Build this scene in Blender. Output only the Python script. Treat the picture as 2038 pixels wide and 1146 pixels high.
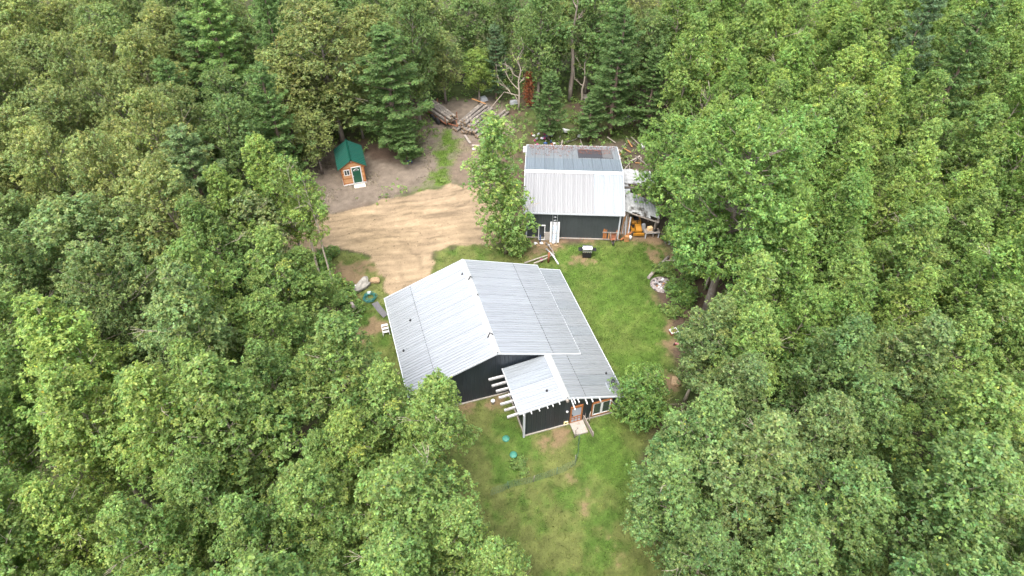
import bpy, math, random
import numpy as np
from mathutils import Matrix, Vector

# ------------------------------------------------------------------ camera, sky, sun, exposure
for o in list(bpy.data.objects):
    bpy.data.objects.remove(o)
SC = bpy.context.scene
COL = SC.collection
cam_d = bpy.data.cameras.new('camera'); CAM = bpy.data.objects.new('camera', cam_d); COL.objects.link(CAM)
CAM.location = (0, 0, 39.447); CAM.rotation_euler = (math.radians(90 - 45.206), 0, 0)
cam_d.sensor_width = 36; cam_d.lens = 36 * 1308.553 / 2038; cam_d.clip_end = 3000; cam_d.clip_start = 0.5
SC.camera = CAM
SUN_EL, SUN_AZ = math.radians(66), math.radians(200)      # azimuth clockwise from +Y: behind the camera, over its left shoulder
W = bpy.data.worlds.new('World'); SC.world = W; W.use_nodes = True
nt = W.node_tree; nt.nodes.clear()
sky = nt.nodes.new('ShaderNodeTexSky'); sky.sky_type = 'NISHITA'; sky.sun_disc = False
sky.sun_elevation = SUN_EL; sky.sun_rotation = SUN_AZ; sky.air_density = 1.0; sky.dust_density = 5.0; sky.ozone_density = 1.0
bg = nt.nodes.new('ShaderNodeBackground'); bg.inputs[1].default_value = 0.15
wo = nt.nodes.new('ShaderNodeOutputWorld'); hs = nt.nodes.new('ShaderNodeHueSaturation'); hs.inputs['Saturation'].default_value = .45; nt.links.new(sky.outputs[0], hs.inputs['Color']); nt.links.new(hs.outputs[0], bg.inputs[0]); nt.links.new(bg.outputs[0], wo.inputs[0])
sd = bpy.data.lights.new('sun', 'SUN'); sd.energy = 0.8; sd.angle = math.radians(50); sd.color = (1, .975, .94)
SUN = bpy.data.objects.new('sun', sd); COL.objects.link(SUN)
dirv = Vector((math.sin(SUN_AZ) * math.cos(SUN_EL), math.cos(SUN_AZ) * math.cos(SUN_EL), math.sin(SUN_EL)))
SUN.rotation_euler = dirv.to_track_quat('Z', 'Y').to_euler(); SUN.location = (0, 0, 60)
vs = SC.view_settings; vs.view_transform = 'Standard'; vs.look = 'None'; vs.gamma = 1; vs.use_curve_mapping = False
vs.exposure = 2.2
SC.cycles.max_bounces = 4; SC.cycles.diffuse_bounces = 4; SC.cycles.transmission_bounces = 3; SC.cycles.transparent_max_bounces = 6

R = math.radians
# ------------------------------------------------------------------ helpers
def tag(o, label=None, cat=None, group=None, kind=None):
    if label: o['label'] = label
    if cat: o['category'] = cat; o['kind'] = 'thing'
    if group: o['group'] = group
    if kind: o['kind'] = kind
    return o

def empty(name, loc=(0, 0, 0), rz=0.0, label=None, cat=None, group=None):
    o = bpy.data.objects.new(name, None); o.empty_display_size = .3; COL.objects.link(o)
    o.location = loc; o.rotation_euler = (0, 0, rz)
    return tag(o, label, cat, group)

def link(name, me, mat=None, parent=None, M=None):
    o = bpy.data.objects.new(name, me); COL.objects.link(o)
    if mat is not None and len(me.materials) == 0: me.materials.append(mat)
    if parent is not None: o.parent = parent
    if M is not None: o.matrix_basis = M
    return o

def np_mesh(name, v, f, tone=None, smooth=False):
    """v (n,3), f (m,k) numpy -> mesh"""
    me = bpy.data.meshes.new(name)
    v = np.ascontiguousarray(v, dtype=np.float32); f = np.ascontiguousarray(f, dtype=np.int32)
    me.vertices.add(len(v)); me.vertices.foreach_set('co', v.ravel())
    m, k = f.shape
    me.loops.add(m * k); me.loops.foreach_set('vertex_index', f.ravel())
    me.polygons.add(m); me.polygons.foreach_set('loop_start', np.arange(0, m * k, k, dtype=np.int32))
    if smooth: me.polygons.foreach_set('use_smooth', np.ones(m, dtype=bool))
    me.update(calc_edges=True)
    if tone is not None:
        a = me.color_attributes.new('tone', 'FLOAT_COLOR', 'POINT')
        c = np.ones((len(v), 4), dtype=np.float32); c[:, :3] = tone
        a.data.foreach_set('color', c.ravel())
    return me

def basis(d, up=(0, 0, 1)):
    d = Vector(d).normalized(); up = Vector(up)
    if abs(d.dot(up)) > .98: up = Vector((1, 0, 0))
    x = up.cross(d).normalized(); y = d.cross(x)
    return x, y, d

class MB:
    def __init__(s): s.v = []; s.f = []; s.sm = []
    def add(s, vs_, fs, smooth=False):
        b = len(s.v); s.v += [tuple(p) for p in vs_]; s.f += [[b + i for i in q] for q in fs]; s.sm += [smooth] * len(fs); return s
    def box(s, c, size, rot=None, taper=1.0):
        x, y, z = [a / 2 for a in size]; c = Vector(c); out = []
        for (i, j, k) in ((-1,-1,-1),(1,-1,-1),(1,1,-1),(-1,1,-1),(-1,-1,1),(1,-1,1),(1,1,1),(-1,1,1)):
            t = taper if k > 0 else 1
            p = Vector((i * x * t, j * y * t, k * z))
            if rot is not None: p = rot @ p
            out.append(c + p)
        return s.add(out, [(0,3,2,1),(4,5,6,7),(0,1,5,4),(1,2,6,5),(2,3,7,6),(3,0,4,7)])
    def bbox(s, x0, x1, y0, y1, z0, z1):
        return s.box(((x0 + x1) / 2, (y0 + y1) / 2, (z0 + z1) / 2), (x1 - x0, y1 - y0, z1 - z0))
    def beam(s, a, b, w, h, up=(0, 0, 1)):
        a = Vector(a); b = Vector(b); x, y, d = basis(b - a, up); o = []
        for p in (a, b):
            for (i, j) in ((-1,-1),(1,-1),(1,1),(-1,1)): o.append(p + x * i * w / 2 + y * j * h / 2)
        return s.add(o, [(3,2,1,0),(4,5,6,7),(0,1,5,4),(1,2,6,5),(2,3,7,6),(3,0,4,7)])
    def tube(s, pts, rad, n=6, cap=True, smooth=True):
        pts = [Vector(p) for p in pts]
        if not hasattr(rad, '__len__'): rad = [rad] * len(pts)
        o = []; fs = []
        for i, p in enumerate(pts):
            d = pts[min(i + 1, len(pts) - 1)] - pts[max(i - 1, 0)]
            x, y, _ = basis(d, (0.13, .21, 1) if abs(d.normalized().z) < .9 else (1, .1, 0))
            for k in range(n):
                a = 2 * math.pi * k / n
                o.append(p + (x * math.cos(a) + y * math.sin(a)) * rad[i])
        for i in range(len(pts) - 1):
            for k in range(n):
                fs.append((i * n + k, i * n + (k + 1) % n, (i + 1) * n + (k + 1) % n, (i + 1) * n + k))
        s.add(o, fs, smooth)
        if cap:
            b = len(s.v) - len(o)
            s.f += [[b + k for k in reversed(range(n))], [b + len(o) - n + k for k in range(n)]]; s.sm += [False, False]
        return s
    def lathe(s, prof, c=(0, 0, 0), n=14, rot=None, smooth=True):
        o = []; fs = []; c = Vector(c)
        for (r, z) in prof:
            for k in range(n):
                a = 2 * math.pi * k / n; p = Vector((r * math.cos(a), r * math.sin(a), z))
                if rot is not None: p = rot @ p
                o.append(c + p)
        for i in range(len(prof) - 1):
            for k in range(n): fs.append((i * n + k, i * n + (k + 1) % n, (i + 1) * n + (k + 1) % n, (i + 1) * n + k))
        fs.append(tuple(reversed(range(n)))); m = (len(prof) - 1) * n; fs.append(tuple(m + k for k in range(n)))
        return s.add(o, fs, smooth)
    def prism(s, poly, axis, d0, d1):
        """poly 2D in the two axes other than axis, extruded from d0 to d1"""
        def P(q, d): return {'x': (d, q[0], q[1]), 'y': (q[0], d, q[1]), 'z': (q[0], q[1], d)}[axis]
        n = len(poly); o = [P(q, d0) for q in poly] + [P(q, d1) for q in poly]
        return s.add(o, [tuple(reversed(range(n))), tuple(range(n, 2 * n))] + [(i, (i + 1) % n, n + (i + 1) % n, n + i) for i in range(n)])
    def mesh(s, name):
        me = bpy.data.meshes.new(name); me.from_pydata(s.v, [], s.f); me.polygons.foreach_set('use_smooth', s.sm); me.update()
        return me
    def build(s, name, mat, parent=None, loc=None, rz=None):
        o = link(name, s.mesh(name), mat, parent)
        if loc is not None: o.location = loc
        if rz is not None: o.rotation_euler = (0, 0, rz)
        return o

def rot(ax, a): return Matrix.Rotation(a, 3, ax)

# ------------------------------------------------------------------ noise in numpy
def vnoise(x, y, seed, scale):
    r = np.random.RandomState(seed); n = 256; g = r.rand(n, n)
    X = x / scale; Y = y / scale; i = np.floor(X).astype(int); j = np.floor(Y).astype(int); a = X - i; b = Y - j
    a = a * a * (3 - 2 * a); b = b * b * (3 - 2 * b); i %= n; j %= n; i1 = (i + 1) % n; j1 = (j + 1) % n
    return (g[i, j] * (1 - a) + g[i1, j] * a) * (1 - b) + (g[i, j1] * (1 - a) + g[i1, j1] * a) * b
def fbm(x, y, seed, scale, oct=4):
    t = 0; w = 1; ws = 0
    for k in range(oct):
        t = t + w * vnoise(x + 17.3 * k, y - 9.1 * k, seed + k, scale / 2 ** k); ws += w; w *= .55
    return t / ws
def sdist(x, y, poly):
    """signed distance, positive inside"""
    d = np.full(x.shape, 1e9); ins = np.zeros(x.shape, bool); n = len(poly)
    for k in range(n):
        x1, y1 = poly[k]; x2, y2 = poly[(k + 1) % n]; ex, ey = x2 - x1, y2 - y1
        t = np.clip(((x - x1) * ex + (y - y1) * ey) / (ex * ex + ey * ey + 1e-9), 0, 1)
        d = np.minimum(d, np.hypot(x - x1 - t * ex, y - y1 - t * ey))
        c = (y1 > y) != (y2 > y)
        with np.errstate(divide='ignore', invalid='ignore'):
            ins ^= c & (x < (x2 - x1) * (y - y1) / ((y2 - y1) if y2 != y1 else 1e-9) + x1)
    return np.where(ins, d, -d)
def sstep(a, b, x):
    t = np.clip((x - a) / (b - a), 0, 1); return t * t * (3 - 2 * t)

# ------------------------------------------------------------------ materials
def srgb(r, g, b):
    return tuple(((c / 255) / 12.92 if c / 255 < .04045 else ((c / 255 + .055) / 1.055) ** 2.4) for c in (r, g, b)) + (1,)
MATS = {}
def new_mat(name):
    m = bpy.data.materials.new(name); m.use_nodes = True; t = m.node_tree; t.nodes.clear()
    out = t.nodes.new('ShaderNodeOutputMaterial'); MATS[name] = m
    return m, t, out
def pbr(name, col, rough=.7, metal=0.0, var=.12, scale=6.0, bump=.0, bscale=40.0, objvar=0.0, stain=None, stretch=(1, 1, 1), spec=.4):
    """principled with mottled colour, optional stain colour, bump and per-object variation"""
    if name in MATS: return MATS[name]
    m, t, out = new_mat(name); N = t.nodes.new; L = t.links.new
    p = N('ShaderNodeBsdfPrincipled'); p.inputs['Roughness'].default_value = rough; p.inputs['Metallic'].default_value = metal
    p.inputs['Specular IOR Level'].default_value = spec
    tc = N('ShaderNodeTexCoord'); mp = N('ShaderNodeMapping'); mp.inputs['Scale'].default_value = stretch
    L(tc.outputs['Object'], mp.inputs[0])
    nz = N('ShaderNodeTexNoise'); nz.inputs['Scale'].default_value = scale; nz.inputs['Detail'].default_value = 6; nz.inputs['Roughness'].default_value = .65
    L(mp.outputs[0], nz.inputs['Vector'])
    mr = N('ShaderNodeMapRange'); mr.inputs[1].default_value = .3; mr.inputs[2].default_value = .7; mr.inputs[3].default_value = 1 - var; mr.inputs[4].default_value = 1 + var
    L(nz.outputs[0], mr.inputs[0])
    val = mr.outputs[0]
    if objvar:
        oi = N('ShaderNodeObjectInfo'); m2 = N('ShaderNodeMapRange'); m2.inputs[3].default_value = 1 - objvar; m2.inputs[4].default_value = 1 + objvar
        L(oi.outputs['Random'], m2.inputs[0]); mu = N('ShaderNodeMath'); mu.operation = 'MULTIPLY'; L(val, mu.inputs[0]); L(m2.outputs[0], mu.inputs[1]); val = mu.outputs[0]
    base = N('ShaderNodeRGB'); base.outputs[0].default_value = col if len(col) == 4 else (*col, 1); src = base.outputs[0]
    if stain:
        n2 = N('ShaderNodeTexNoise'); n2.inputs['Scale'].default_value = stain[1]; n2.inputs['Detail'].default_value = 5; L(tc.outputs['Object'], n2.inputs['Vector'])
        r2 = N('ShaderNodeMapRange'); r2.inputs[1].default_value = stain[2]; r2.inputs[2].default_value = stain[2] + .12; L(n2.outputs[0], r2.inputs[0])
        mx = N('ShaderNodeMix'); mx.data_type = 'RGBA'; L(r2.outputs[0], mx.inputs[0]); L(src, mx.inputs[6]); mx.inputs[7].default_value = (*stain[0][:3], 1); src = mx.outputs[2]
    vm = N('ShaderNodeVectorMath'); vm.operation = 'SCALE'; L(src, vm.inputs[0]); L(val, vm.inputs[3]); L(vm.outputs[0], p.inputs['Base Color'])
    if bump:
        nb = N('ShaderNodeTexNoise'); nb.inputs['Scale'].default_value = bscale; nb.inputs['Detail'].default_value = 4; L(mp.outputs[0], nb.inputs['Vector'])
        bp = N('ShaderNodeBump'); bp.inputs['Strength'].default_value = bump; bp.inputs['Distance'].default_value = .02; L(nb.outputs[0], bp.inputs['Height']); L(bp.outputs[0], p.inputs['Normal'])
    L(p.outputs[0], out.inputs[0]); return m

def leaf_mat(name, col, trans=.55, objvar=.12):
    m, t, out = new_mat(name); N = t.nodes.new; L = t.links.new
    at = N('ShaderNodeAttribute'); at.attribute_name = 'tone'
    rgb = N('ShaderNodeRGB'); rgb.outputs[0].default_value = (*col, 1)
    mx = N('ShaderNodeMix'); mx.data_type = 'RGBA'; mx.blend_type = 'MULTIPLY'; mx.inputs[0].default_value = 1
    L(rgb.outputs[0], mx.inputs[6]); L(at.outputs['Color'], mx.inputs[7])
    oi = N('ShaderNodeObjectInfo'); mr = N('ShaderNodeMapRange'); mr.inputs[3].default_value = 1 - objvar; mr.inputs[4].default_value = 1 + objvar; L(oi.outputs['Random'], mr.inputs[0])
    vm = N('ShaderNodeVectorMath'); vm.operation = 'SCALE'; L(mx.outputs[2], vm.inputs[0]); L(mr.outputs[0], vm.inputs[3])
    d = N('ShaderNodeBsdfDiffuse'); L(vm.outputs[0], d.inputs[0])
    tr = N('ShaderNodeBsdfTranslucent'); v2 = N('ShaderNodeVectorMath'); v2.operation = 'MULTIPLY'; L(vm.outputs[0], v2.inputs[0]); v2.inputs[1].default_value = (1.05, 1.1, .7); L(v2.outputs[0], tr.inputs[0])
    ms = N('ShaderNodeMixShader'); ms.inputs[0].default_value = trans; L(d.outputs[0], ms.inputs[1]); L(tr.outputs[0], ms.inputs[2]); gl = N('ShaderNodeBsdfGlossy'); gl.inputs['Roughness'].default_value = .45; m3 = N('ShaderNodeMixShader'); m3.inputs[0].default_value = .008; L(ms.outputs[0], m3.inputs[1]); L(gl.outputs[0], m3.inputs[2]); L(m3.outputs[0], out.inputs[0])
    return m

def tone_mat(name, rough=.9, fine=9.0, amt=.22, bump=.5):
    """ground: colour from the mesh's tone attribute times fine grain"""
    m, t, out = new_mat(name); N = t.nodes.new; L = t.links.new
    at = N('ShaderNodeAttribute'); at.attribute_name = 'tone'
    tc = N('ShaderNodeTexCoord'); nz = N('ShaderNodeTexNoise'); nz.inputs['Scale'].default_value = fine; nz.inputs['Detail'].default_value = 8; nz.inputs['Roughness'].default_value = .75
    L(tc.outputs['Object'], nz.inputs['Vector'])
    mr = N('ShaderNodeMapRange'); mr.inputs[1].default_value = .3; mr.inputs[2].default_value = .7; mr.inputs[3].default_value = 1 - amt; mr.inputs[4].default_value = 1 + amt; L(nz.outputs[0], mr.inputs[0])
    vm = N('ShaderNodeVectorMath'); vm.operation = 'SCALE'; L(at.outputs['Color'], vm.inputs[0]); L(mr.outputs[0], vm.inputs[3])
    p = N('ShaderNodeBsdfPrincipled'); p.inputs['Roughness'].default_value = rough; p.inputs['Specular IOR Level'].default_value = .15; L(vm.outputs[0], p.inputs['Base Color'])
    bp = N('ShaderNodeBump'); bp.inputs['Strength'].default_value = bump; bp.inputs['Distance'].default_value = .06; L(nz.outputs[0], bp.inputs['Height']); L(bp.outputs[0], p.inputs['Normal'])
    L(p.outputs[0], out.inputs[0]); return m

# ------------------------------------------------------------------ ground zones (metres, camera stands over the origin)
DRIVE = [(-21.0, 45.2), (-19.5, 46.9), (-18.0, 48.6), (-15.4, 50.1), (-12.6, 50.9), (-9.4, 52.5), (-6.0, 53.8), (-4.5, 53.7), (-2.7, 53.1), (-0.9, 51.1), (-0.4, 47.3), (-1.5, 44.5), (-3.6, 44.7), (-5.4, 44.7), (-6.8, 43.8), (-7.0, 41.2), (-7.8, 39.3), (-9.2, 38.2), (-10.1, 38.5), (-10.7, 40.0), (-11.5, 41.7), (-12.8, 43.3), (-14.8, 44.0), (-17.0, 43.8), (-18.8, 43.6), (-20.6, 43.5)]
TRACK = [(-5.7, 53.5), (-6.5, 56.6), (-5.0, 59.5), (-5.7, 61.7), (-3.2, 61.2), (-1.0, 59.8), (-1.4, 52.7)]
DIRT = [(-22.6, 48.0), (-21.8, 57.0), (-20.4, 62.7), (-14.8, 58.8), (-8.9, 57.9), (-9.8, 64.8), (-8.8, 70.3), (-1.7, 71.5), (0.1, 63.7), (-4.8, 59.8), (-6.0, 53.9), (-12.6, 50.8), (-18.0, 48.3), (-21.2, 45.9)]
STRIP = [(-10.8, 52.0), (-9.0, 53.4), (-7.5, 55.2), (-7.1, 58.1), (-8.3, 62.2), (-6.9, 63.5), (-4.5, 60.5), (-5.5, 59.6), (-5.9, 56.1), (-6.6, 53.5), (-9.4, 52.2)]
LAWN = [(0.9, 43.8), (2.8, 44.7), (7.4, 45.2), (12.4, 45.2), (13.8, 43.8), (13.8, 41.2), (11.9, 38.7), (13.0, 36.4), (12.2, 32.2), (12.7, 29.4), (9.5, 25.1), (8.2, 21.3), (8.8, 18.5), (9.2, 13.7), (-1.7, 13.7), (-3.8, 19.9), (-5.8, 24.3), (-9.6, 29.4), (-12.7, 32.2), (-14.8, 34.8), (-13.3, 37.6), (-16.3, 40.0), (-18.4, 43.8), (-14.8, 43.9), (-12.7, 43.1), (-11.3, 41.2), (-10.2, 38.2), (-7.7, 40.0), (-7.0, 41.8), (-6.9, 43.9), (-4.1, 44.9), (-0.9, 44.5)]
LUSH = [(3.6, 43.8), (12.3, 44.5), (13.3, 42.5), (11.5, 39.3), (12.4, 35.3), (11.5, 31.2), (8.6, 29.4), (7.5, 25.9), (8.1, 22.3), (7.1, 19.9), (5.3, 22.0), (4.9, 25.1), (8.4, 28.0), (4.2, 40.9)]
WOODYARD = [(1.1, 59.8), (10.9, 61.2), (17.2, 62.7), (17.3, 54.4), (15.3, 45.9), (12.4, 45.3), (10.2, 45.9), (11.8, 59.8)]
BARE = [(4.2, 45.2, 1.2), (6.9, 45.3, 1.0), (3.0, 44.5, 1.6), (2.3, 43.8, 1.2), (12.3, 45.9, 1.5), (11.2, 46.2, 1.2), (12.2, 37.6, 0.8), (12.9, 38.5, 0.5), (4.6, 21.4, 0.8), (4.8, 20.7, 0.7), (5.6, 17.9, 0.8), (5.2, 17.2, 0.6), (3.2, 24.7, 0.8), (2.3, 24.3, 0.6), (3.9, 25.1, 0.6), (6.5, 43.5, 0.8), (5.8, 42.8, 0.6), (5.3, 42.1, 0.5), (12.6, 43.5, 0.7), (13.6, 43.0, 0.6), (-3.1, 24.7, 0.6), (-11.2, 34.8, 1.6), (-12.3, 34.0, 1.4), (-14.0, 40.3, 2.0), (-14.2, 38.2, 1.5), (0.7, 25.7, 0.4), (-1.2, 27.6, 0.7), (-2.9, 27.3, 0.6), (12.5, 34.8, 0.8), (12.5, 32.7, 0.7), (11.6, 29.6, 0.8), (6.1, 16.9, 0.6), (4.8, 19.5, 0.5), (-3.9, 20.4, 0.9), (-13.1, 41.5, 1.2)]

def zone(x, y):
    """surface colour, driveway mask, grass density at ground points"""
    n1 = fbm(x, y, 3, 3.0); n2 = fbm(x, y, 11, .9); n3 = fbm(x, y, 23, 9.0); n4 = fbm(x, y, 31, .35, 2)
    wob = (n1 - .5) * 1.7 + (n2 - .5) * .9
    def C(r, g, b): return np.array(srgb(r, g, b)[:3]) * .325
    litter = C(128, 108, 92)[None] * (.72 + .6 * n2[:, None]); moss = C(100, 116, 62)[None] * (.7 + .6 * n4[:, None])
    col = litter + (moss - litter) * sstep(.36, .56, n1 * .6 + n3 * .4)[:, None]
    grass = sstep(.46, .66, n1 * .6 + n3 * .4) * .25
    # bare pinkish soil round the cabin
    md = sstep(-.8, .8, sdist(x, y, DIRT) + wob * 1.5)
    soil = C(162, 147, 131)[None] * (.5 + .5 * n2[:, None] + .5 * n4[:, None]); col = col + (soil - col) * md[:, None]; grass = grass * (1 - md) + md * sstep(.52, .66, n1 * .7 + n2 * .3) * .6
    my = sstep(-.8, .8, sdist(x, y, WOODYARD) + wob)
    yard = C(120, 108, 92)[None] * (.7 + .55 * n4[:, None]); col = col + (yard - col) * my[:, None]; grass *= 1 - my
    # lawn
    ml = sstep(-.5, .5, sdist(x, y, LAWN) + wob * .8)
    lu = sstep(-1.2, 1.2, sdist(x, y, LUSH) + wob * 1.2)
    dry = sstep(.42, .60, n1 * .40 + n3 * .25 + n2 * .35 + (1 - lu) * .085)
    g1 = C(112, 146, 64); g2 = C(146, 148, 88); g3 = C(116, 146, 62)
    lc = g1[None] + (g2 - g1)[None] * (dry * .75)[:, None]; lc = lc + (g3[None] - lc) * (lu * .6)[:, None]
    lc *= (.42 + .75 * n4[:, None] + .42 * n2[:, None]); col = col + (lc - col) * ml[:, None]; grass = grass * (1 - ml) + ml * (1 - .55 * dry * (1 - lu * .5))
    ms = sstep(-.6, .5, sdist(x, y, STRIP) + wob * 1.6 + (n4 - .5) * 1.2) * (.35 + .65 * sstep(.38, .58, n2)); col = col + (C(112, 146, 50)[None] * (.75 + .5 * n4[:, None]) - col) * ms[:, None] * .9; grass = np.maximum(grass, ms)
    # worn patches
    mb = np.zeros_like(x)
    for (bx, by, br) in BARE: mb = np.maximum(mb, sstep(-.5, .4, br * .55 - np.hypot(x - bx, y - by) + wob * 1.5 + (n4 - .5) * 1.6))
    bare = C(178, 148, 118)[None] * (.8 + .4 * n2[:, None]); col = col + (bare - col) * (mb * .85)[:, None]; grass *= 1 - .85 * mb
    # sandy drive and the paler track up to the logs
    mt = sstep(-.5, .5, sdist(x, y, TRACK) + wob * 1.3); tr = C(166, 144, 128)[None] * (.5 + .5 * n2[:, None] + .5 * n4[:, None]); col = col + (tr - col) * (mt * .8)[:, None]; grass *= 1 - .8 * mt
    drv = sdist(x, y, DRIVE) + wob * .85
    a = R(12); s = x * math.cos(a) + y * math.sin(a); q = -x * math.sin(a) + y * math.cos(a) + (n3 - .5) * 2.5
    rut = fbm(s * .3, q * 2.6, 41, 1.0, 5)
    sand = C(212, 186, 152)[None] * (.30 + 1.0 * rut[:, None] + .26 * (n2[:, None] - .2) + .26 * (n4[:, None] - .2)); sand[:, 2] *= .93 + .12 * n3
    dark = sstep(.60, .70, fbm(s * .22, q * 2.4, 47, .9, 4))[:, None] * .3; sand *= 1 - dark * .6
    for line in (((-22, 45.6), (-17, 46.6), (-12, 48.2), (-6, 50.6), (-3.5, 53), (-4.2, 58), (-6, 62)), ((-20, 46), (-14.5, 46.3), (-11, 45), (-9, 42.5), (-8.3, 39))):
        dd = np.full(x.shape, 1e9)
        for (x1, y1), (x2, y2) in zip(line[:-1], line[1:]):
            ex, ey = x2 - x1, y2 - y1; tt = np.clip(((x - x1) * ex + (y - y1) * ey) / (ex * ex + ey * ey), 0, 1); dd = np.minimum(dd, np.hypot(x - x1 - tt * ex, y - y1 - tt * ey))
        rutm = (1 - sstep(.08, .30, np.abs(dd + (n1 - .5) * .7 - .8))) * sstep(.3, .6, n2); sand *= (1 - .22 * rutm)[:, None]
    md2 = sstep(-.14, .14, drv); col = col + (sand - col) * md2[:, None]; grass *= 1 - md2
    return col, drv, np.clip(grass, 0, 1), n1, n4

STEP = .16
gx = np.arange(-27, 27.01, STEP); gy = np.arange(10, 78.01, STEP)
NX, NY = len(gx), len(gy)
GX, GY = np.meshgrid(gx, gy); px_, py_ = GX.ravel(), GY.ravel()
GC, GD, GG, GN1, GN4 = zone(px_, py_)
edge = np.minimum.reduce([px_ - gx[0], gx[-1] - px_, py_ - gy[0], gy[-1] - py_])
GZ = ((GN4 - .5) * .07 + (GN1 - .5) * .12) * sstep(0, 2, edge) - .02
flat = np.maximum.reduce([sstep(-1, .6, 9.5 - np.maximum(np.abs(px_ + 1), np.abs(py_ - 32))), sstep(-1, .4, 6.5 - np.maximum(np.abs(px_ - 5.5), np.abs(py_ - 50.5) * .9))])
GZ = GZ * (1 - .8 * flat) - .02 * flat
GV = np.stack([px_, py_, GZ], 1)
qi = (np.arange(NY - 1)[:, None] * NX + np.arange(NX - 1)[None]).ravel()
quads = np.stack([qi, qi + 1, qi + 1 + NX, qi + NX], 1)
isd = GD[quads].mean(1) > 0
M_ground = tone_mat('ground_soil_and_turf'); M_sand = tone_mat('sandy_gravel', fine=7.0, amt=.16, bump=.6)
def sub_mesh(name, qs):
    u, inv = np.unique(qs.ravel(), return_inverse=True); return np_mesh(name, GV[u], inv.reshape(-1, 4), GC[u], smooth=True)
tag(link('driveway', sub_mesh('driveway', quads[isd]), M_sand), kind='structure', label='pale sandy gravel driveway sweeping in to the house')
tag(link('ground', sub_mesh('ground', quads[~isd]), M_ground), kind='structure', label='lawn and woodland soil of the clearing')
# woodland floor out to the horizon, joined edge to edge
ring = [(-27, 10), (float(gx[-1]), 10), (float(gx[-1]), float(gy[-1])), (-27, float(gy[-1]))]
xs = np.concatenate([[-900, -300, -120], np.arange(-80, -27, 2.0), [-27.0], np.linspace(-27, gx[-1], 28)[1:], np.arange(gx[-1] + 2, 80, 2.0), [120, 300, 900]])
ys = np.concatenate([[-600, -150, -40], np.arange(-20, 10, 2.0), np.linspace(10, gy[-1], 35), np.arange(gy[-1] + 2, 130, 2.0), [180, 400, 1200]])
XX, YY = np.meshgrid(xs, ys); fx, fy = XX.ravel(), YY.ravel()
nf = fbm(fx, fy, 3, 3.0)
fc = np.array(srgb(104, 106, 72)[:3])[None] * .36 * (.7 + .6 * fbm(fx, fy, 5, 4.0)[:, None])
fv = np.stack([fx, fy, np.full_like(fx, -.02)], 1); nx2 = len(xs)
qf = (np.arange(len(ys) - 1)[:, None] * nx2 + np.arange(nx2 - 1)[None]).ravel(); qf = np.stack([qf, qf + 1, qf + 1 + nx2, qf + nx2], 1)
cx_ = fx[qf].mean(1); cy_ = fy[qf].mean(1)
keep = ~((cx_ > -27) & (cx_ < gx[-1]) & (cy_ > 10) & (cy_ < gy[-1]))
tag(link('woodland_floor', np_mesh('woodland_floor', fv, qf[keep], fc), M_ground), kind='structure', label='leaf-littered floor of the surrounding woods')

# ------------------------------------------------------------------ leaves
def unit(a): return a / (np.linalg.norm(a, axis=1, keepdims=True) + 1e-9)
def leaf_quads(pos, nrm, size, rs, aspect=.62, fold=.18, axis=None):
    n = len(pos); nrm = unit(nrm)
    t = rs.normal(size=(n, 3)) if axis is None else axis + rs.normal(size=(n, 3)) * .25
    t = unit(t - nrm * (t * nrm).sum(1, keepdims=True)); b = np.cross(nrm, t)
    s = size[:, None]; L2 = t * s * .5; B2 = b * s * .5 * aspect; F = nrm * s * fold * .5
    v = np.stack([pos - L2, pos + B2 + F - L2 * .1, pos + L2, pos - B2 + F - L2 * .1], 1).reshape(-1, 3)
    return v, np.arange(n * 4).reshape(n, 4)
def crown_mesh(name, C, r, n, rs, size=(.15, .24), squash=.8, up=.25, aspect=.55, shell=.45, upn=.85, warm=.10, spread=.5, per=11):
    """n leaves in sprigs of a dozen, the sprigs spread through clumps: centres C (k,3), radii r (k,)"""
    w = r ** 2; ns = max(1, n // per); si = rs.choice(len(C), ns, p=w / w.sum())
    d = unit(rs.normal(size=(ns, 3)) + np.array([0, 0, up])); rad = r[si] * (shell + (1.04 - shell) * rs.rand(ns) ** .6)
    stray = rs.rand(ns) < .10; rad = np.where(stray, rad * (1.05 + .30 * rs.rand(ns)), rad)       # sprigs standing out of the outline
    S = C[si] + d * rad[:, None] * np.array([1, 1, squash])
    ct = rs.uniform(.84, 1.18, len(C)); cy = rs.normal(size=len(C)) * .06
    st = ct[si] * rs.uniform(.75, 1.3, ns); n = ns * per; idx = np.repeat(np.arange(ns), per)
    sd_ = d * .8 + np.array([0, 0, .5])                                                          # way the sprig points
    q = unit(sd_[idx] * .55 + rs.normal(size=(n, 3)) * .75); ll = rs.uniform(size[0], size[1], n)
    pos = S[idx] + q * (ll * rs.uniform(.35, 1.1, n))[:, None]
    nrm = unit(sd_[idx] * .6 + np.array([0, 0, upn * .6]) + rs.normal(size=(n, 3)) * spread * .9)
    v, f = leaf_quads(pos, nrm, ll, rs, aspect, axis=q)
    tone = (st[idx] * rs.uniform(.72, 1.28, n))[:, None] * np.stack([1 + cy[si][idx] + rs.normal(size=n) * warm, np.ones(n), 1 + rs.normal(size=n) * .12 - cy[si][idx] * .5], 1)
    pale = rs.rand(n) < .04; tone[pale] *= np.array([1.45, 1.38, 1.2])
    yel = rs.rand(n) < .002; tone[yel] *= np.array([2.2, 1.4, .7])
    return np_mesh(name, v, f, np.repeat(np.clip(tone, .2, 4), 4, 0))

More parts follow.
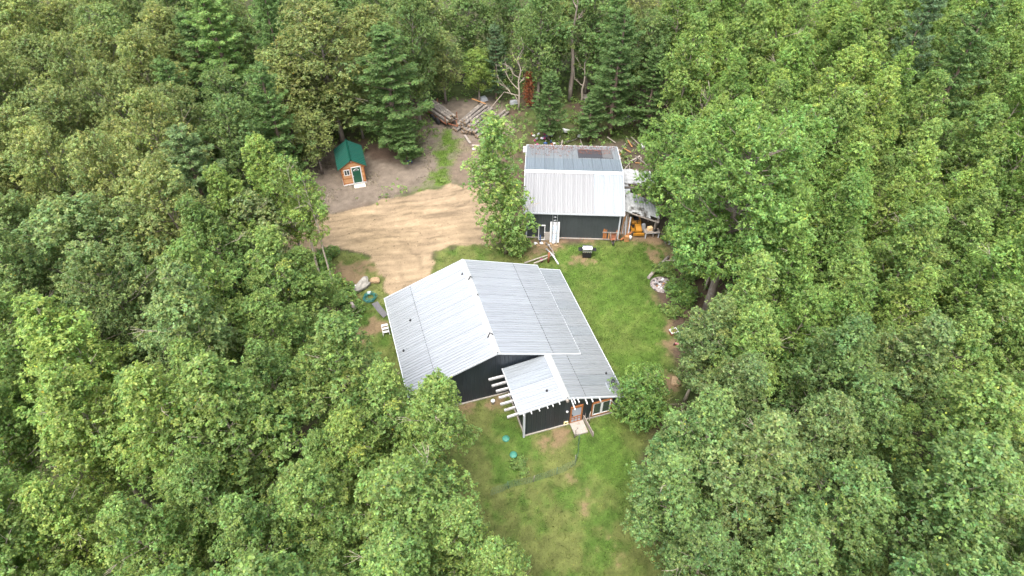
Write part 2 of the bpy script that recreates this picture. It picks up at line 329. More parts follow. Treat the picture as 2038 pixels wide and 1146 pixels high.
BARK_A = pbr('aspen_bark', srgb(150, 140, 124), .85, var=.25, scale=9, stretch=(1, 1, .35), bump=.3, stain=(srgb(88, 78, 68), 5, .56))
BARK_O = pbr('oak_bark', srgb(112, 102, 92), .95, var=.3, scale=14, stretch=(1, 1, .15), bump=.6, stain=(srgb(128, 126, 118), 3, .55))
BARK_P = pbr('pine_bark', srgb(108, 92, 80), .95, var=.3, scale=12, stretch=(1, 1, .2), bump=.5)
BARK_D = pbr('dead_grey_wood', srgb(138, 128, 116), .9, var=.25, scale=8, stretch=(1, 1, .3), bump=.3)

def limb(mb, a, b, r0, r1, rs, sag=.0, n=5, k=4):
    a = np.array(a, float); b = np.array(b, float); L = np.linalg.norm(b - a); pts = []
    for i in range(k + 1):
        t = i / k; p = a + (b - a) * t + rs.normal(size=3) * L * .035 * math.sin(math.pi * t); p[2] += sag * L * math.sin(math.pi * t); pts.append(p)
    mb.tube(pts, [r0 + (r1 - r0) * i / k for i in range(k + 1)], n, cap=False); return pts

def broadleaf(seed, h, Rr, base, nl, nclump, prof, trunk_r, crange, lsize, squash=.8, fork=0.0, elev=(.5, 1.0), shell=.45, gap=0.0, wob=.012, aspect=.62):
    """trunk + limbs carrying clumps on a crown profile; returns the three meshes"""
    rs = np.random.RandomState(seed); tk = MB(); br = MB()
    pts = [np.array([0, 0, -.15])]; n = 9; off = np.zeros(3)
    for i in range(1, n + 1):
        off = off + np.append(rs.normal(size=2) * h * wob, 0); pts.append(np.array([0, 0, h * .93 * i / n]) + off * (i / n))
    tk.tube(pts, [trunk_r * (1.25 if i == 0 else 1) * (1 - .88 * (i / n) ** 1.1) for i in range(n + 1)], 7)
    P = np.array(pts)
    def axis(z): return np.array([np.interp(z, P[:, 2], P[:, 0]), np.interp(z, P[:, 2], P[:, 1]), z])
    C = []; rr = []; ga = rs.rand() * 6.28
    for k in range(nclump):
        t = (k + .6 * rs.rand()) / nclump                                   # 0 crown base .. 1 top
        ga += 2.399 + rs.normal() * .45
        z = h * (base + (1 - base) * t); pr = prof(t) * Rr
        reach = pr * rs.uniform(.5, 1.0) ** .8 if rs.rand() < .78 else pr * rs.uniform(.1, .5)
        cr = rs.uniform(*crange) * (.7 + .5 * prof(t)); reach = max(0, reach - cr * .7)
        if rs.rand() < gap: continue
        c = axis(min(z, h * .93)) + np.array([math.cos(ga) * reach, math.sin(ga) * reach, 0]); c[2] = min(z, h - cr * squash * .7)
        C.append(c); rr.append(cr)
        el = rs.uniform(*elev); z0 = max(h * base * .75, z - reach * el - .3)
        if rs.rand() < .75:
            q = limb(br, axis(z0), c, max(.018, trunk_r * .34 * (1 - t * .6)), .012, rs, sag=-.06)
            for _ in range(2):
                e = c + unit(rs.normal(size=(1, 3)) + [[0, 0, .5]])[0] * cr * .95; limb(br, q[-2], e, .014, .005, rs, n=3, k=2)
        # satellites break up the round clumps
        for _ in range(rs.randint(1, 4)):
            d = unit(rs.normal(size=(1, 3)))[0] * cr * rs.uniform(.7, 1.15); d[2] *= .6; C.append(c + d); rr.append(cr * rs.uniform(.35, .6))
    for _ in range(1 + seed % 2):                                            # dead limbs poking out of the leaves
        t = rs.uniform(.15, .95); a = rs.rand() * 6.28; z = h * (base + (1 - base) * t); L = prof(t) * Rr * rs.uniform(.95, 1.2)
        d = np.array([math.cos(a), math.sin(a), rs.uniform(.3, .9)]); q = limb(br, axis(min(z - L * .5, h * .9)), axis(min(z - L * .5, h * .9)) + d * L, max(.02, trunk_r * .22), .009, rs)
        for _ in range(4): e = q[rs.randint(2, 4)]; limb(br, e, e + d * L * .25 + rs.normal(size=3) * L * .12, .014, .006, rs, n=3, k=2)
    C = np.array(C); rr = np.array(rr)
    cm = crown_mesh('crown', C, rr, nl, rs, lsize, squash, shell=shell, aspect=aspect)
    return tk.mesh('trunk'), br.mesh('branches'), cm

def pine(seed, h, Rr, base, nl, droop=0.0, thin=0.0):
    rs = np.random.RandomState(seed); tk = MB(); br = MB()
    pts = [(rs.normal() * .05 * i * .3, rs.normal() * .05 * i * .3, -.15 + h * i / 8) for i in range(9)]
    tk.tube(pts, [.24 * (1 - .93 * i / 8) * h / 16 + .01 for i in range(9)], 7)
    P = np.array(pts); C = []; A = []; rr = []
    z = h * base; ga = rs.rand() * 6.28
    while z < h * .97:
        t = (z - h * base) / (h * (1 - base)); nb = rs.randint(4, 7); L0 = Rr * (1 - t) ** .55 * (.70 + .30 * min(1, t * 4))
        L0 = max(L0, .35)
        ax = np.array([np.interp(z, P[:, 2], P[:, 0]), np.interp(z, P[:, 2], P[:, 1]), z])
        for b in range(nb):
            if rs.rand() < thin: continue
            a = ga + b * 6.283 / nb + rs.normal() * .25; L = L0 * rs.uniform(.5, 1.12); dv = np.array([math.cos(a), math.sin(a), 0]); s = np.cross(dv, [0, 0, 1])
            rise = rs.uniform(-.05, .22) + .5 * t - droop
            def bp(q): return ax + dv * L * q + np.array([0, 0, L * (rise * q + .10 * q * q - .10 * math.sin(q * 3.1))])
            br.tube([bp(q) for q in (0, .35, .7, .97)], [.05 * (1 - t) + .014, .03, .02, .008], 4, cap=False)
            m = max(4, int(L * 4.6))
            for i in range(m):
                q = .22 + .78 * (i + rs.rand()) / m; wd = L * .30 * math.sin(math.pi * min(1, (q * .82 + .12))) + .06
                for _ in range(2):
                    side = rs.uniform(-1, 1) * wd; C.append(bp(q) + s * side + dv * (-abs(side) * .3) + np.array([0, 0, rs.uniform(-.02, .12) + abs(side) * .1])); A.append(dv + s * side * .9 + np.array([0, 0, .55])); rr.append(rs.uniform(.16, .30))
        ga += 1.1; z += rs.uniform(.55, 1.05) * (.65 + .5 * (1 - t)) * h / 16
    for k in range(6): C.append(np.array([P[-1, 0], P[-1, 1], h * (.955 + .01 * k)])); A.append(np.array([rs.normal() * .3, rs.normal() * .3, 1])); rr.append(.16)
    C = np.array(C); A = unit(np.array(A)); rr = np.array(rr); idx = rs.randint(0, len(C), nl)
    d = unit(rs.normal(size=(nl, 3))); pos = C[idx] + d * (rr[idx] * rs.rand(nl) ** .5)[:, None] * np.array([1, 1, .55]) + A[idx] * .05
    nrm = d * .6 + np.array([0, 0, .8]) + rs.normal(size=(nl, 3)) * .45
    v, f = leaf_quads(pos, nrm, rs.uniform(.16, .30, nl), rs, .30, .1, axis=A[idx] * 1.0 + d * .7)
    ct = rs.uniform(.75, 1.25, len(C)); tone = (ct[idx] * rs.uniform(.65, 1.4, nl))[:, None] * np.stack([1 + rs.normal(size=nl) * .1, np.ones(nl), 1 + rs.normal(size=nl) * .1], 1)
    return tk.mesh('trunk'), br.mesh('branches'), np_mesh('crown', v, f, np.repeat(np.clip(tone, .2, 3), 4, 0))

def p_aspen(t): return (math.sin(math.pi * min(1, .12 + .85 * t) ** .80) ** .70) * (1 - .18 * t)
def p_round(t): return math.sin(math.pi * (.16 + .80 * t)) ** .55
def p_oak(t): return math.sin(math.pi * (.2 + .74 * t)) ** .5
def p_col(t): return (math.sin(math.pi * (.22 + .72 * t)) ** .6)
LIB = {
 'aspen': (13, 2.6, [broadleaf(100 + i, 13, 2.6, .32, 36000, 70, p_aspen, .13, (.42, .82), (.085, .155), gap=.08) for i in range(7)], BARK_A),
 'oak': (14, 3.5, [broadleaf(200 + i, 14, 3.5, .28, 44000, 90, p_oak, .2, (.5, .95), (.10, .18), gap=.05, squash=.7) for i in range(4)], BARK_O),
 'maple': (13, 3.5, [broadleaf(300 + i, 13, 3.5, .22, 44000, 95, p_round, .17, (.5, .9), (.10, .18), gap=.03) for i in range(3)], BARK_O),
 'pine': (16, 3.5, [pine(400 + i, 16, 3.5, .16, 38000, droop=(0, .08, .0, .12)[i], thin=(.12, .05, .2, .08)[i]) for i in range(4)], BARK_P),
 'oakbig': (17.6, 5.9, [broadleaf(500, 17.6, 5.9, .36, 95000, 170, p_oak, .36, (.55, 1.1), (.13, .22), gap=.05, squash=.7, wob=.004)], BARK_O),
 'pole': (13, 1.9, [broadleaf(600 + i, 13, 1.9, .5, 6500, 22, p_round, .11, (.4, .7), (.10, .17), gap=.2, elev=(.9, 1.5)) for i in range(2)], BARK_A),
 'shrub': (5.2, 2.4, [broadleaf(700, 5.2, 2.4, .08, 18000, 50, p_round, .08, (.45, .8), (.09, .16))], BARK_O),
 'column': (13.2, 2.3, [broadleaf(800, 13.2, 2.3, .10, 27000, 84, p_col, .15, (.4, .9), (.10, .18), gap=.16, wob=.02)], BARK_A),
}
TINT = {'aspen': (.168, .252, .078), 'lime': (.194, .278, .078), 'bright': (.160, .256, .072), 'deepish': (.150, .234, .074), 'deep': (.138, .218, .078), 'greygreen': (.158, .226, .088),
 'silver': (.188, .238, .110), 'olive': (.194, .238, .090), 'olive_dark': (.166, .214, .084), 'oakdeep': (.128, .196, .072), 'oak': (.140, .232, .068),
 'pine': (.124, .208, .074), 'pine_light': (.150, .244, .078), 'pine_deep': (.112, .188, .070), 'pine_grey': (.140, .210, .092), 'pine_blue': (.118, .188, .100)}
LEAF = {k: leaf_mat('leaf_' + k, (v[0] * 1.09, v[1] * 1.05, v[2])) for k, v in TINT.items()}
NAME = {'aspen': 'aspen_tree', 'oak': 'oak_tree', 'maple': 'maple_tree', 'pine': 'pine_tree', 'oakbig': 'oak_tree', 'pole': 'poplar_tree', 'shrub': 'apple_tree', 'column': 'broadleaf_tree'}
TREES = [
 ('pine', -28.05, 60.68, 16.8, 4.80, 'pine_light', 'tall layered white pine at the driveway bend, above the shaggy grey pine'),
 ('pine', -11.88, 58.82, 14.2, 4.70, 'pine', 'white pine overhanging the green-roofed cabin'),
 ('pine', 10.73, 62.72, 14.2, 3.60, 'pine_deep', 'dense dark pine standing behind the skylight of the grey shed'),
 ('pine', 3.98, 61.99, 8.0, 2.30, 'pine_deep', 'young full pine beside the rust-brown dead sapling'),
 ('pine', -23.98, 40.97, 14.5, 3.80, 'pine_grey', 'shaggy grey-green pine with drooping boughs, below the tall layered pine'),
 ('pine', -1.84, 70.23, 9.3, 2.20, 'pine_blue', 'blue-green pine behind the bare grey snag'),
 ('pine', 40.28, 55.84, 18.0, 3.80, 'pine_deep', 'dark pine at the far corner of the lawn-side woods'),
 ('pine', 37.92, 60.15, 17.0, 3.20, 'pine_blue', 'blue-green pine at the top edge of the lawn-side woods'),
 ('pine', 8.29, 61.66, 5.7, 2.20, 'pine_deep', 'short bushy pine close behind the grey shed'),
 ('pine', -10.83, 57.46, 5.3, 2.20, 'pine', 'low pine with wide boughs shading the cabin track'),
 ('oak', -18.08, 60.80, 15.2, 5.00, 'olive', 'large olive-brown oak towering behind the green-roofed cabin'),
 ('oak', -22.78, 58.85, 11.1, 3.80, 'olive', 'olive oak between the layered pine and the cabin oak'),
 ('oak', -20.36, 60.50, 7.7, 2.90, 'olive', 'short olive oak screening the white van'),
 ('oak', 8.73, 71.58, 13.5, 3.80, 'oakdeep', 'oak with a tall bare grey trunk behind the young pine'),
 ('oak', -3.83, 69.81, 6.4, 2.20, 'lime', 'yellow-green young oak leaning by the bare snag'),
 ('oak', -7.78, 69.83, 9.2, 2.80, 'olive_dark', 'dusky oak above the loaded log trailer'),
 ('oak', -4.97, 74.66, 10.5, 3.60, 'oakdeep', 'dark oak at the top edge above the snag'),
 ('oak', 3.37, 73.89, 10.8, 3.20, 'oakdeep', 'dark oak at the top edge above the young pine'),
 ('maple', -29.20, 35.06, 13.0, 5.00, 'greygreen', 'broad grey-green maple standing over the driveway-side aspens'),
 ('aspen', -17.84, 41.44, 13.3, 2.80, 'lime', 'lime aspen with a forked grey trunk at the sandy driveway end'),
 ('aspen', -20.27, 39.04, 12.3, 2.80, 'lime', 'aspen with yellowing top beside the grey pine'),
 ('maple', -20.13, 38.43, 10.0, 3.00, 'silver', 'silvery maple below the yellow-topped aspen'),
 ('aspen', -16.07, 32.15, 12.0, 2.90, 'aspen', 'full aspen crown by the thin bare poplars'),
 ('aspen', -14.76, 33.76, 9.5, 2.20, 'aspen', 'short aspen where the sand meets the driveway-side woods'),
 ('pole', -16.01, 39.34, 13.4, 1.90, 'aspen', 'thin bare-stemmed poplar with a high sparse crown beside the sand'),
 ('pole', -14.74, 38.28, 12.2, 1.70, 'lime', 'second thin poplar with hanging sprigs, closest to the boulder'),
 ('oakbig', 15.90, 36.60, 17.6, 5.80, 'oak', 'huge spreading oak with a thick grey trunk behind the fire pit'),
 ('oak', 20.86, 43.21, 15.0, 3.60, 'oak', 'tall oak shouldering the huge spreading oak'),
 ('shrub', 8.92, 26.22, 5.2, 2.40, 'oak', 'bushy small apple tree at the house corner by the window'),
 ('aspen', 12.40, 27.58, 10.5, 2.50, 'greygreen', 'grey-green aspen leaning over the lawn edge beyond the fire pit'),
 ('aspen', 14.72, 29.69, 12.5, 2.70, 'aspen', 'aspen crown in front of the huge oak trunk'),
 ('column', -0.54, 43.59, 14.4, 2.80, 'aspen', 'narrow leafy tree standing at the corner of the grey shed'),
 ('aspen', -10.01, 22.90, 13.5, 3.30, 'aspen', 'full pale aspen beside the lower house eave'),
 ('aspen', -4.71, 20.44, 12.5, 2.50, 'aspen', 'pale aspen covering the near corner of the house roof'),
 ('aspen', -4.95, 15.83, 13.5, 3.30, 'aspen', 'pale aspen with a wide crown over the front lawn edge'),
 ('aspen', -2.54, 13.82, 12.0, 2.40, 'aspen', 'aspen reaching over the wire netting fence'),
 ('aspen', 9.99, 19.13, 12.5, 2.90, 'deep', 'deep green aspen just beyond the small apple tree'),
 ('aspen', 8.69, 17.35, 11.0, 2.70, 'deep', 'deep green aspen at the bend of the front lawn'),
 ('aspen', 9.32, 13.47, 10.5, 2.40, 'deep', 'low deep green aspen at the lawn mouth'),
 ('aspen', 12.42, 23.06, 11.0, 2.60, 'greygreen', 'grey-green aspen beside the red mower'),
 ('pine', 14.53, 62.54, 10.1, 2.80, 'pine', 'slim pine between the shed corner and the huge oak'),
 ('oak', 14.68, 68.49, 11.1, 3.20, 'oakdeep', 'dark oak behind the slim pine at the shed corner'),
 ('oak', -16.26, 62.30, 7.3, 2.60, 'olive_dark', 'dusky oak between the cabin roof and the pine'),
 ('aspen', -7.58, 21.39, 11.5, 2.50, 'aspen', 'pale aspen between the house eave and the roof-corner aspen'),
 ('oak', 13.37, 46.94, 12.0, 3.50, 'oak', 'oak whose boughs hang over the white lean-to roofs'),
 ('aspen', -0.74, 12.26, 11.5, 2.20, 'aspen', 'aspen at the bottom edge reaching over the front lawn'),
 ('oak', -19.38, 55.67, 6.9, 2.20, 'olive', 'small olive oak crowding the window side of the cabin'),
 ('oak', -52.72, 60.11, 12.4, 3.12, 'olive', 'olive oak, ninth crown out from the clearing, driveway-side woods, level with the bare snag'),
 ('maple', -45.09, 59.37, 12.5, 3.70, 'olive_dark', 'dusky maple, seventh crown out from the clearing, driveway-side woods, level with the bare snag'),
 ('oak', -38.33, 53.88, 15.4, 3.00, 'olive_dark', 'dusky oak, sixth crown out from the clearing, driveway-side woods, level with the bare snag'),
 ('aspen', 50.87, 72.82, 14.7, 3.29, 'lime', 'lime aspen, twenty-fourth crown out from the clearing, lawn-side woods, cropped by the top edge'),
 ('oak', -41.46, 39.09, 13.9, 3.28, 'olive', 'olive oak, ninth crown out from the clearing, driveway-side woods, level with the green-roofed cabin'),
 ('aspen', -14.33, 23.65, 11.5, 2.50, 'deepish', 'mid-green aspen, first crown out from the clearing, driveway-side woods, level with the house ridge'),
 ('aspen', 22.97, 24.14, 12.5, 2.95, 'greygreen', 'grey-green aspen, fourth crown out from the clearing, lawn-side woods, level with the house ridge'),
 ('aspen', 31.69, 73.29, 10.8, 2.42, 'aspen', 'pale green aspen, twelfth crown out from the clearing, lawn-side woods, cropped by the top edge'),
 ('aspen', 19.86, 49.55, 10.7, 2.31, 'bright', 'bright green aspen, third crown out from the clearing, lawn-side woods, level with the log pile'),
 ('maple', -53.28, 67.62, 14.5, 3.67, 'olive', 'olive maple, twentieth crown out from the clearing, driveway-side woods, cropped by the top edge'),
 ('oak', -48.70, 73.80, 11.9, 3.20, 'greygreen', 'grey-green oak, fourteenth crown out from the clearing, driveway-side woods, cropped by the top edge'),
 ('oak', -33.88, 56.69, 14.4, 3.61, 'olive', 'olive oak, fourth crown out from the clearing, driveway-side woods, level with the bare snag'),
 ('aspen', 47.38, 52.30, 14.8, 3.21, 'lime', 'lime aspen, fourteenth crown out from the clearing, lawn-side woods, level with the bare snag'),
 ('aspen', 39.72, 71.44, 12.3, 2.64, 'aspen', 'pale green aspen, eighteenth crown out from the clearing, lawn-side woods, cropped by the top edge'),
 ('aspen', 24.98, 18.74, 14.1, 3.60, 'aspen', 'pale green aspen, third crown out from the clearing, lawn-side woods, level with the stovepipe'),
 ('aspen', -20.60, 34.76, 12.9, 2.67, 'deepish', 'mid-green aspen, first crown out from the clearing, driveway-side woods, level with the grey shed'),
 ('oak', -44.26, 53.52, 14.6, 3.90, 'olive_dark', 'dusky oak, eighth crown out from the clearing, driveway-side woods, level with the bare snag'),
 ('maple', -25.39, 29.24, 13.1, 3.42, 'greygreen', 'grey-green maple, third crown out from the clearing, driveway-side woods, level with the grill'),
 ('aspen', 24.59, 38.69, 13.8, 3.05, 'bright', 'bright green aspen, fifth crown out from the clearing, lawn-side woods, level with the green-roofed cabin'),
 ('aspen', -22.47, 18.99, 13.9, 3.12, 'lime', 'lime aspen, fourth crown out from the clearing, driveway-side woods, level with the stovepipe'),
 ('oak', -39.50, 45.59, 13.4, 3.66, 'olive', 'olive oak, ninth crown out from the clearing, driveway-side woods, level with the log pile'),
 ('aspen', 29.03, 36.49, 11.7, 2.52, 'bright', 'bright green aspen, first crown out from the clearing, lawn-side woods, level with the grey shed'),
 ('maple', 19.50, 8.86, 14.4, 3.81, 'deep', 'deep green maple, sixth crown out from the clearing, lawn-side woods, at the bottom edge'),
 ('aspen', 58.38, 77.40, 14.3, 3.00, 'aspen', 'pale green aspen, twenty-eighth crown out from the clearing, lawn-side woods, cropped by the top edge'),
 ('aspen', 19.05, 32.17, 11.9, 2.48, 'bright', 'bright green aspen, first crown out from the clearing, lawn-side woods, level with the grill'),
 ('aspen', -20.83, 9.32, 12.9, 2.91, 'lime', 'lime aspen, eighth crown out from the clearing, driveway-side woods, at the bottom edge'),
 ('oak', -36.65, 67.37, 12.3, 3.70, 'olive', 'olive oak, third crown out from the clearing, driveway-side woods, under the top edge'),
 ('aspen', 37.63, 45.53, 13.5, 3.10, 'aspen', 'pale green aspen, thirteenth crown out from the clearing, lawn-side woods, level with the log pile'),
 ('aspen', 38.44, 65.85, 14.9, 3.20, 'aspen', 'pale green aspen, twentieth crown out from the clearing, lawn-side woods, cropped by the top edge'),
 ('aspen', 26.64, 77.11, 15.2, 3.40, 'aspen', 'pale green aspen, seventh crown out from the clearing, lawn-side woods, cropped by the top edge'),
 ('aspen', 16.39, 19.83, 12.2, 2.72, 'greygreen', 'grey-green aspen, first crown out from the clearing, lawn-side woods, level with the stovepipe'),
 ('maple', -24.55, 49.51, 12.0, 3.25, 'oakdeep', 'dark maple, first crown out from the clearing, driveway-side woods, level with the log pile'),
 ('aspen', 13.28, 16.89, 13.4, 3.20, 'greygreen', 'grey-green aspen, first crown out from the clearing, lawn-side woods, level with the screen door'),
 ('aspen', -17.91, 13.71, 12.4, 2.47, 'aspen', 'pale green aspen, third crown out from the clearing, driveway-side woods, level with the front lawn'),
 ('aspen', 18.74, 24.19, 13.3, 2.90, 'deep', 'deep green aspen, second crown out from the clearing, lawn-side woods, level with the house ridge'),
 ('aspen', -33.19, 30.21, 14.5, 2.96, 'greygreen', 'grey-green aspen, fourth crown out from the clearing, driveway-side woods, level with the grill'),
 ('aspen', 31.91, 30.92, 14.2, 3.02, 'bright', 'bright green aspen, fourth crown out from the clearing, lawn-side woods, level with the grill'),
 ('maple', -20.95, 68.43, 14.2, 3.17, 'oakdeep', 'dark maple, second crown out from the clearing, driveway-side woods, cropped by the top edge'),
 ('oak', -10.32, 76.27, 12.3, 3.84, 'olive_dark', 'dusky oak, fifth crown across, woods behind the shed, cropped by the top edge'),
 ('maple', -16.11, 68.68, 12.0, 3.81, 'olive', 'olive maple, first crown across, woods behind the shed, under the top edge'),
 ('aspen', 19.91, 56.05, 12.4, 2.66, 'bright', 'bright green aspen, first crown out from the clearing, lawn-side woods, level with the bare snag'),
 ('aspen', 22.07, 70.85, 11.5, 2.45, 'aspen', 'pale green aspen, fifth crown out from the clearing, lawn-side woods, cropped by the top edge'),
 ('maple', -44.09, 70.81, 13.7, 3.04, 'olive_dark', 'dusky maple, twelfth crown out from the clearing, driveway-side woods, cropped by the top edge'),
 ('oak', -48.55, 62.95, 15.2, 3.98, 'olive', 'olive oak, eighteenth crown out from the clearing, driveway-side woods, cropped by the top edge'),
 ('aspen', 44.34, 68.64, 11.7, 2.36, 'aspen', 'pale green aspen, eleventh crown out from the clearing, lawn-side woods, under the top edge'),
 ('aspen', 6.44, 8.86, 10.7, 2.58, 'deep', 'deep green aspen, second crown out from the clearing, lawn-side woods, at the bottom edge'),
 ('aspen', -8.73, 9.75, 15.3, 3.24, 'deepish', 'mid-green aspen, fourth crown out from the clearing, driveway-side woods, at the bottom edge'),
 ('aspen', -12.54, 13.79, 12.0, 2.41, 'deepish', 'mid-green aspen, second crown out from the clearing, driveway-side woods, level with the front lawn'),
 ('aspen', -16.70, 10.08, 11.8, 2.41, 'lime', 'lime aspen, sixth crown out from the clearing, driveway-side woods, at the bottom edge'),
 ('aspen', -2.79, 9.42, 13.2, 2.62, 'aspen', 'pale green aspen, first crown out from the clearing, driveway-side woods, at the bottom edge'),
 ('oak', -26.15, 54.61, 11.7, 3.19, 'oakdeep', 'dark oak, second crown out from the clearing, driveway-side woods, level with the bare snag'),
 ('aspen', 50.27, 54.96, 13.3, 3.01, 'lime', 'lime aspen, fifteenth crown out from the clearing, lawn-side woods, level with the bare snag'),
 ('aspen', 35.24, 56.31, 13.4, 2.87, 'bright', 'bright green aspen, eighth crown out from the clearing, lawn-side woods, level with the bare snag'),
 ('aspen', 35.72, 35.75, 11.3, 2.41, 'lime', 'lime aspen, fifth crown out from the clearing, lawn-side woods, level with the grey shed'),
 ('aspen', 26.16, 29.40, 11.1, 2.32, 'lime', 'lime aspen, third crown out from the clearing, lawn-side woods, level with the fire pit'),
 ('aspen', 34.80, 49.56, 13.8, 3.07, 'aspen', 'pale green aspen, tenth crown out from the clearing, lawn-side woods, level with the log pile'),
 ('aspen', 21.48, 13.87, 15.3, 3.59, 'deep', 'deep green aspen, third crown out from the clearing, lawn-side woods, level with the wire fence'),
 ('aspen', 27.61, 65.41, 14.6, 3.15, 'lime', 'lime aspen, tenth crown out from the clearing, lawn-side woods, cropped by the top edge'),
 ('aspen', 60.08, 72.05, 13.5, 2.99, 'lime', 'lime aspen, thirtieth crown out from the clearing, lawn-side woods, cropped by the top edge'),
 ('aspen', 39.94, 40.67, 11.8, 2.66, 'bright', 'bright green aspen, twelfth crown out from the clearing, lawn-side woods, level with the green-roofed cabin'),
 ('aspen', 30.67, 47.65, 14.2, 3.10, 'lime', 'lime aspen, ninth crown out from the clearing, lawn-side woods, level with the log pile'),
 ('aspen', 49.66, 68.33, 12.1, 2.49, 'lime', 'lime aspen, fourteenth crown out from the clearing, lawn-side woods, under the top edge'),
 ('oak', -58.06, 74.87, 12.7, 3.39, 'greygreen', 'grey-green oak, nineteenth crown out from the clearing, driveway-side woods, cropped by the top edge'),
 ('maple', -32.00, 46.19, 12.1, 3.25, 'olive', 'olive maple, fourth crown out from the clearing, driveway-side woods, level with the log pile'),
 ('pine', -32.23, 64.64, 13.2, 3.33, 'pine_deep', 'dark pine, second crown out from the clearing, driveway-side woods, under the top edge'),
 ('aspen', 11.43, 8.54, 12.1, 2.74, 'greygreen', 'grey-green aspen, fourth crown out from the clearing, lawn-side woods, at the bottom edge'),
 ('oak', -45.84, 47.46, 14.7, 3.86, 'olive', 'olive oak, twelfth crown out from the clearing, driveway-side woods, level with the log pile'),
 ('aspen', 19.20, 74.42, 11.7, 2.63, 'bright', 'bright green aspen, third crown out from the clearing, lawn-side woods, cropped by the top edge'),
 ('aspen', 19.80, 63.04, 12.1, 2.67, 'lime', 'lime aspen, third crown out from the clearing, lawn-side woods, under the top edge'),
 ('aspen', -18.80, 29.91, 13.5, 2.75, 'aspen', 'pale green aspen, first crown out from the clearing, driveway-side woods, level with the grill'),
 ('aspen', 26.05, 47.60, 14.4, 3.00, 'aspen', 'pale green aspen, sixth crown out from the clearing, lawn-side woods, level with the log pile'),
 ('maple', -15.31, 73.62, 11.8, 3.36, 'oakdeep', 'dark maple, second crown across, woods behind the shed, cropped by the top edge'),
 ('aspen', 46.13, 46.86, 13.7, 2.81, 'aspen', 'pale green aspen, sixteenth crown out from the clearing, lawn-side woods, level with the log pile'),
 ('maple', -31.77, 72.83, 12.3, 3.65, 'olive_dark', 'dusky maple, seventh crown out from the clearing, driveway-side woods, cropped by the top edge'),
 ('oak', -47.21, 67.86, 12.9, 3.43, 'olive', 'olive oak, sixteenth crown out from the clearing, driveway-side woods, cropped by the top edge'),
 ('oak', -39.23, 63.45, 14.0, 3.70, 'greygreen', 'grey-green oak, fourth crown out from the clearing, driveway-side woods, under the top edge'),
 ('aspen', 53.41, 66.82, 11.6, 2.48, 'aspen', 'pale green aspen, fifteenth crown out from the clearing, lawn-side woods, under the top edge'),
 ('aspen', 31.32, 24.80, 13.3, 2.73, 'aspen', 'pale green aspen, sixth crown out from the clearing, lawn-side woods, level with the fire pit'),
 ('aspen', -19.76, 25.40, 15.5, 3.20, 'greygreen', 'grey-green aspen, fifth crown out from the clearing, driveway-side woods, level with the fire pit'),
 ('aspen', 18.12, 52.66, 10.6, 2.37, 'lime', 'lime aspen, second crown out from the clearing, lawn-side woods, level with the log pile'),
 ('aspen', 18.82, 66.69, 11.2, 2.43, 'bright', 'bright green aspen, first crown out from the clearing, lawn-side woods, under the top edge'),
 ('aspen', 36.81, 30.21, 11.7, 2.36, 'bright', 'bright green aspen, seventh crown out from the clearing, lawn-side woods, level with the grill'),
 ('aspen', 43.88, 64.93, 12.6, 2.55, 'aspen', 'pale green aspen, thirteenth crown out from the clearing, lawn-side woods, under the top edge'),
 ('oak', 13.20, 73.81, 12.8, 3.53, 'olive', 'olive oak, eleventh crown across, woods behind the shed, cropped by the top edge'),
 ('aspen', 32.60, 63.19, 13.7, 3.07, 'bright', 'bright green aspen, eighth crown out from the clearing, lawn-side woods, under the top edge'),
 ('aspen', 31.63, 58.04, 13.6, 3.11, 'lime', 'lime aspen, sixth crown out from the clearing, lawn-side woods, level with the bare snag'),
 ('oak', -36.77, 36.42, 11.4, 3.45, 'greygreen', 'grey-green oak, fifth crown out from the clearing, driveway-side woods, level with the grey shed'),
 ('aspen', 23.66, 54.77, 11.5, 2.55, 'lime', 'lime aspen, third crown out from the clearing, lawn-side woods, level with the bare snag'),
 ('aspen', 26.96, 43.80, 12.8, 2.78, 'lime', 'lime aspen, sixth crown out from the clearing, lawn-side woods, level with the green-roofed cabin'),
 ('oak', -61.49, 68.89, 11.7, 3.57, 'greygreen', 'grey-green oak, eighth crown out from the clearing, driveway-side woods, under the top edge'),
 ('aspen', 26.82, 33.21, 13.4, 2.94, 'aspen', 'pale green aspen, second crown out from the clearing, lawn-side woods, level with the grey shed'),
 ('oak', 2.96, 68.93, 13.8, 3.48, 'oakdeep', 'dark oak, seventh crown across, woods behind the shed, cropped by the top edge'),
 ('aspen', -24.94, 22.26, 14.9, 3.28, 'lime', 'lime aspen, fourth crown out from the clearing, driveway-side woods, level with the house ridge'),
 ('aspen', 43.46, 41.46, 12.6, 2.67, 'aspen', 'pale green aspen, thirteenth crown out from the clearing, lawn-side woods, level with the green-roofed cabin'),
 ('aspen', 32.00, 52.56, 12.8, 2.85, 'lime', 'lime aspen, seventh crown out from the clearing, lawn-side woods, level with the bare snag'),
 ('oak', -29.11, 50.40, 12.7, 3.03, 'olive_dark', 'dusky oak, second crown out from the clearing, driveway-side woods, level with the log pile'),
 ('aspen', 56.02, 61.36, 15.7, 3.29, 'aspen', 'pale green aspen, thirty-fourth crown out from the clearing, lawn-side woods, cropped by the top edge'),
 ('aspen', 23.89, 63.31, 14.3, 3.30, 'aspen', 'pale green aspen, fifth crown out from the clearing, lawn-side woods, under the top edge'),
 ('aspen', 33.68, 67.65, 12.1, 2.67, 'lime', 'lime aspen, seventh crown out from the clearing, lawn-side woods, under the top edge'),
 ('aspen', 34.82, 40.83, 12.3, 2.43, 'lime', 'lime aspen, tenth crown out from the clearing, lawn-side woods, level with the green-roofed cabin'),
 ('aspen', 45.87, 74.81, 11.8, 2.43, 'aspen', 'pale green aspen, twenty-first crown out from the clearing, lawn-side woods, cropped by the top edge'),
